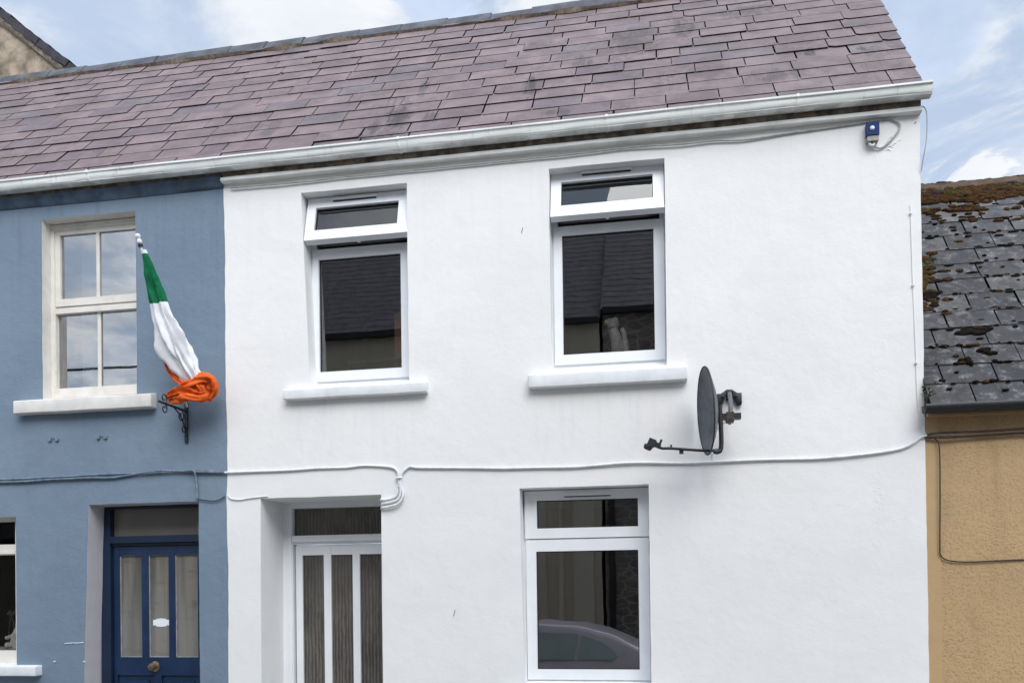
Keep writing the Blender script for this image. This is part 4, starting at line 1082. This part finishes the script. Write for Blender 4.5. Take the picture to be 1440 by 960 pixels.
def cloth(name, i0, i1, mat, slant=0.):
    bm = bmesh.new(); R_ = []
    for i in range(i0, i1 + 1): R_.append([bm.verts.new(p) for p in grid[i]])
    for A, B in zip(R_, R_[1:]):
        for s in range(NSF): bm.faces.new((A[s], A[(s + 1) % NSF], B[(s + 1) % NSF], B[s]))
    return link(name, bm, mat, fl, R(75))
cloth('white_tip', 0, 3, 'white_c'); cloth('green_stripe', 3, 26, 'green_c'); cloth('white_stripe', 26, len(grid) - 1, 'white_c')
bm = bmesh.new()
def fold_tube(pts, rad, seed, flat_=.8):
    path = smooth_path([tuple(cw(px, py, yy)) for px, py, yy in pts], 12); rg = []; n = len(path) - 1; prev = None
    for i, p in enumerate(path):
        t = (path[min(i + 1, n)] - path[max(i - 1, 0)]).normalized()
        u = t.orthogonal().normalized() if prev is None else (prev - t * prev.dot(t)).normalized(); prev = u; w_ = t.cross(u)
        f = i / n; rr = rad(f)
        ring_ = []
        for s in range(64):
            a = 2 * pi * s / 64
            k = 1 + .19 * sin(3 * a + 3.0 * f + seed) + .13 * sin(6 * a - 5 * f + seed * 2) + .07 * sin(11 * a + 6 * f) + .30 * (abs(sin(2 * a + 4 * f + seed)) - .6) - .24 * abs(sin(4.5 * a - 3 * f + seed)) ** 4 + .10 * nz(a * 2, f * 9, 1.2, seed)
            ring_.append(bm.verts.new(p + (u * cos(a) + w_ * sin(a)) * rr * k))
        rg.append(ring_)
    for A, B in zip(rg, rg[1:]):
        for s in range(64): bm.faces.new((A[s], A[(s + 1) % 64], B[(s + 1) % 64], B[s]))
    bm.faces.new(rg[0][::-1]); bm.faces.new(rg[-1])
bulge = lambda a, b: (lambda f: a + (b - a) * (4 * f * (1 - f)) ** .6)
fold_tube([(246, 565, -.18), (256, 549, -.20), (270, 541, -.22), (285, 535, -.22), (295, 537, -.20), (298, 549, -.18), (290, 560, -.17)], bulge(.030, .060), 1.0)
fold_tube([(237, 561, -.19), (250, 556, -.22), (266, 553, -.23), (282, 556, -.22), (296, 552, -.18)], bulge(.022, .062), 2.7)
fold_tube([(274, 528, -.22), (279, 538, -.235), (285, 550, -.22), (278, 560, -.19)], bulge(.020, .042), 4.1)
fold_tube([(232, 508, -.20), (238, 521, -.20), (249, 533, -.205), (262, 543, -.21), (268, 550, -.2)], bulge(.006, .022), 5.3)
bm.normal_update()
mv = {v: v.normal * (.0085 * (noise.ridged_multi_fractal(Vector((v.co.x * 11 + v.co.z * 7, v.co.y * 12, v.co.z * 13 - v.co.x * 6)), .9, 2.1, 3, 1.0, 2.0) - 1.2)) for v in bm.verts}
for v, d_ in mv.items(): v.co += d_
link('orange_stripe', bm, 'orange_c', fl, R(80))

# ------------------------------------------------------------------ things standing inside the windows
fg = thing('figurine', 'pale animal figurine standing inside the right upper window of the white house', 'figurine', (-.30, .34, 3.5))
bm = bmesh.new()
tube(bm, [(-.30, .36, 3.50), (-.30, .36, 3.60), (-.31, .35, 3.70), (-.335, .34, 3.78), (-.345, .335, 3.80)], lambda f: .062 - .028 * f, 12, 6)
tube(bm, [(-.335, .34, 3.80), (-.335, .34, 3.845), (-.345, .335, 3.875)], lambda f: .036 + .014 * sin(pi * f), 12, 5)
tube(bm, [(-.35, .33, 3.865), (-.385, .32, 3.845), (-.395, .315, 3.83)], .02, 8, 4)
tube(bm, [(-.25, .36, 3.50), (-.235, .36, 3.62), (-.245, .36, 3.74), (-.265, .36, 3.80)], lambda f: .03 - .012 * f, 8, 5)
link('body', bm, 'figure', fg, R(60))
boxobj('window_board', -.80, .08, .245, .50, 3.47, 3.498, 'pvc', w2, .005)
bd_ = thing('bed_frame', 'wooden bed frame with a pine post inside the left upper window', 'bed', (-2.3, .6, 2.9))
boxobj('post', -2.26, -2.20, .55, .62, 2.8, 4.12, 'wood', bd_, .008)
bm = bmesh.new(); tube(bm, [(-2.66, .5, 3.30), (-2.66, .5, 3.655), (-2.62, .5, 3.69), (-2.1, .52, 3.70)], .018, 8, 5); tube(bm, [(-2.85, .5, 3.62), (-2.1, .5, 3.62)], .012, 8, 1)
link('rail', bm, 'dkwood', bd_, R(50))
fg2 = thing('figurine', 'cream seated figurine with dry stems inside the lower left window of the blue house', 'figurine', (-5.8, .26, 1.2))
bm = bmesh.new()
tube(bm, [(-5.80, .26, 1.20), (-5.79, .26, 1.28), (-5.775, .26, 1.35), (-5.765, .26, 1.38)], lambda f: .065 - .03 * f, 12, 6)
tube(bm, [(-5.76, .255, 1.375), (-5.757, .25, 1.405), (-5.755, .25, 1.435)], lambda f: .028 + .010 * sin(pi * f), 12, 5)
tube(bm, [(-5.78, .24, 1.34), (-5.83, .22, 1.30), (-5.87, .21, 1.29)], .017, 8, 4); tube(bm, [(-5.80, .22, 1.22), (-5.86, .20, 1.22)], .03, 8, 3)
link('body', bm, 'figure', fg2, R(60))
bm = bmesh.new()
for k in range(7):
    x = -5.92 + .05 * k; tube(bm, [(x, .3, 1.2), (x + .01, .3, 1.38), (x + r.uniform(-.03, .04), .3, 1.52 + r.uniform(-.03, .03))], .006, 6, 4); tube(bm, [(x, .3, 1.50), (x + .03, .3, 1.53)], .014, 6, 2)
link('stems', bm, 'stem', fg2, R(60))
boxobj('window_board', -6.62, -5.65, .195, .45, 1.165, 1.195, 'pvc_cream', bl, .005)

# ------------------------------------------------------------------ the far side of the street (seen mirrored in the glass)
FYO = -8.2
def opp_house(name, label, x0, x1, eave, rise, wallm, wins, extra=None):
    h = thing(name, label, 'house', ((x0 + x1) / 2, FYO, 0))
    bm = bmesh.new(); prof = [(FYO, 0), (FYO, eave), (FYO - rise, eave + rise), (FYO - 2 * rise, eave), (FYO - 2 * rise, 0)]
    A = [bm.verts.new((x0, a, b)) for a, b in prof]; B = [bm.verts.new((x1, a, b)) for a, b in prof]
    bm.faces.new(A); bm.faces.new(B[::-1])
    for i in (0, 3): bm.faces.new((A[i], A[i + 1], B[i + 1], B[i]))
    bmesh.ops.recalc_face_normals(bm, faces=bm.faces); link('wall', bm, wallm, h)
    bm = bmesh.new(); n = int(rise * 1.414 / .20)
    for side in (1, -1):
        for i in range(n):
            t0, t1 = i / n, (i + 1) / n
            ya, za = FYO + .15 - (rise + .15) * t0, eave - .15 + (rise + .15) * t0 + .014; yb, zb = FYO + .15 - (rise + .15) * t1, eave - .15 + (rise + .15) * t1 + .006
            if side == -1: ya, yb = 2 * (FYO - rise) - ya, 2 * (FYO - rise) - yb
            p = [(x0 - .03, ya, za), (x1 + .03, ya, za), (x1 + .03, yb, zb), (x0 - .03, yb, zb)]; q = [(x0 - .03, ya, za - .012), (x1 + .03, ya, za - .012)]
            V_ = [bm.verts.new(a) for a in p + q]; bm.faces.new(V_[:4]); bm.faces.new((V_[4], V_[5], V_[1], V_[0]))
    link('roof', bm, 'slate_opp', h)
    boxobj('gutter', x0, x1, FYO + .06, FYO + .17, eave - .22, eave - .12, 'black', h, .02)
    for (a, b, c, d) in wins:
        f_ = frame('window', a, b, c, d, (.07, .07, .07, .07), FYO + .005, FYO + .05, 'pvc', h); pane('pane', a + .06, b - .06, c + .06, d - .06, FYO + .02, 'carglass', f_)
    return h
ch = opp_house('cream_house', 'cream rendered house opposite, mirrored in the white house windows', -8.4, -.98, 6.6, 3.3, 'cream', [(-7.4, -6.5, 3.9, 5.4), (-7.4, -6.3, 1.0, 2.5)])
for x0, x1, y in ((-2.12, -1.98, .05), (-1.50, -1.12, .07)): boxobj('pilaster', x0, x1, FYO + .002, FYO + y, 0, 5.9, 'cream', ch, .01)
tubeobj('downpipe', [[(-1.72, FYO + .09, 0), (-1.72, FYO + .09, 6.1)]], .045, 'cream', ch, 10, 1)
sh = opp_house('stone_house', 'dark rubble stone house opposite, mirrored beside the cream one', -.92, 7.5, 6.75, 3.9, 'stone', [(2.6, 3.6, 3.4, 4.8), (2.6, 3.8, 1.0, 2.5), (5.2, 6.2, 3.4, 4.8)])
boxobj('downpipe', -.86, -.74, FYO + .002, FYO + .10, 0, 5.2, 'black', sh, .02)
opp_house('low_shed', 'low rendered shed opposite with slate roof, left of the cream house', -17, -8.6, 2.9, 1.3, 'cream', [(-12, -11, 1.1, 2.2)])
pl = thing('utility_pole', 'timber utility pole on the far pavement', 'pole', (-22, -7.9, 0))
bm = bmesh.new(); tube(bm, [(-22, -7.9, 0), (-22, -7.9, 7.5)], lambda f: .14 - .04 * f, 12, 1); link('post', bm, 'darkstone_w', pl, R(60))
boxobj('cross_arm', -22.05, -21.95, -8.5, -7.3, 6.6, 6.7, 'darkstone_w', pl, .01)
tag(tubeobj('overhead_wire', [[(-22, -7.9, 6.40), (-15, -7.95, 6.14), (-10, -8.05, 6.08), (-8.3, -8.19, 6.16)]], .028, 'black', None, 6, 6), 'dark overhead wire from utility pole to the cream house opposite', 'wire')

# parked car, seen only mirrored in the lower window
car = thing('parked_car', 'lilac silver saloon car mirrored in the lower window of the white house', 'car', (-1.7, -4.15, -.15))
CX = .36; zb = -.17
prof = [(0, .42), (-.02, .75), (.0, .90), (-.10, .97), (-.42, 1.02), (-.95, 1.27), (-1.35, 1.375), (-1.9, 1.41), (-2.4, 1.37), (-3.1, .98), (-3.9, .86), (-4.28, .68), (-4.32, .42), (-4.2, .25), (-.1, .25)]
def carw(z): return .86 if z < .95 else .86 - .26 * ((z - .95) / .46)
bm = bmesh.new(); rows = []
for f in (-1, -.93, -.5, 0, .5, .93, 1):
    rows.append([bm.verts.new((CX + a * 1.0, -4.15 + f * carw(b), zb + b - (.04 if abs(f) == 1 and b > .95 else 0))) for a, b in prof])
for A, B in zip(rows, rows[1:]):
    for i in range(len(prof)): bm.faces.new((A[i], A[(i + 1) % len(prof)], B[(i + 1) % len(prof)], B[i]))
bm.faces.new(rows[0]); bm.faces.new(rows[-1][::-1]); bmesh.ops.recalc_face_normals(bm, faces=bm.faces); bevel_sharp(bm, .03, 3, 40)
link('body', bm, 'carpaint', car, R(40))
for sgn in (-1, 1):
    for nm, pts in (('rear_window', [(-.86, 1.04), (-.90, 1.10), (-1.06, 1.20), (-1.30, 1.275), (-1.34, .99), (-.92, .985)]), ('rear_window', [(-1.38, .99), (-1.345, 1.295), (-1.95, 1.325), (-1.95, .985)]), ('front_window', [(-2.01, .985), (-2.01, 1.325), (-2.38, 1.29), (-2.92, 1.0)])):
        bm = bmesh.new(); bm.faces.new([bm.verts.new((CX + a, -4.15 + sgn * (carw(b) - .0 + .012), zb + b - .02)) for a, b in pts]); link(nm, bm, 'carglass', car)
    for xx in (-.85, -3.45):
        bm = bmesh.new(); lathe(bm, [(.20, -.1), (.31, -.1), (.325, -.07), (.325, .07), (.31, .1), (.20, .1)], Matrix.Translation((CX + xx, -4.15 + sgn * .78, zb + .325)) @ Matrix.Rotation(R(90), 4, 'X'), 28); wh = link('wheel', bm, 'tyre', car, R(40))
        bm = bmesh.new(); lathe(bm, [(.05, -.085), (.2, -.09), (.2, .09), (.05, .085)], Matrix.Translation((CX + xx, -4.15 + sgn * .795, zb + .325)) @ Matrix.Rotation(R(90), 4, 'X'), 20); link('rim', bm, 'alloy', wh, R(40))
    boxobj('tail_light', CX - .06, CX + .01, -4.15 + sgn * .7 - .14, -4.15 + sgn * .7 + .14, zb + .68, zb + .86, 'redlens', car, .02)
    boxobj('headlight', CX - 4.30, CX - 4.18, -4.15 + sgn * .62 - .16, -4.15 + sgn * .62 + .16, zb + .58, zb + .72, 'lamp', car, .03)

# ------------------------------------------------------------------ render settings
sc.render.engine = 'CYCLES'
sc.view_settings.view_transform = 'Standard'; sc.view_settings.look = 'None'; sc.view_settings.exposure = 0; sc.view_settings.gamma = 1
sc.cycles.max_bounces = 8; sc.cycles.transparent_max_bounces = 16
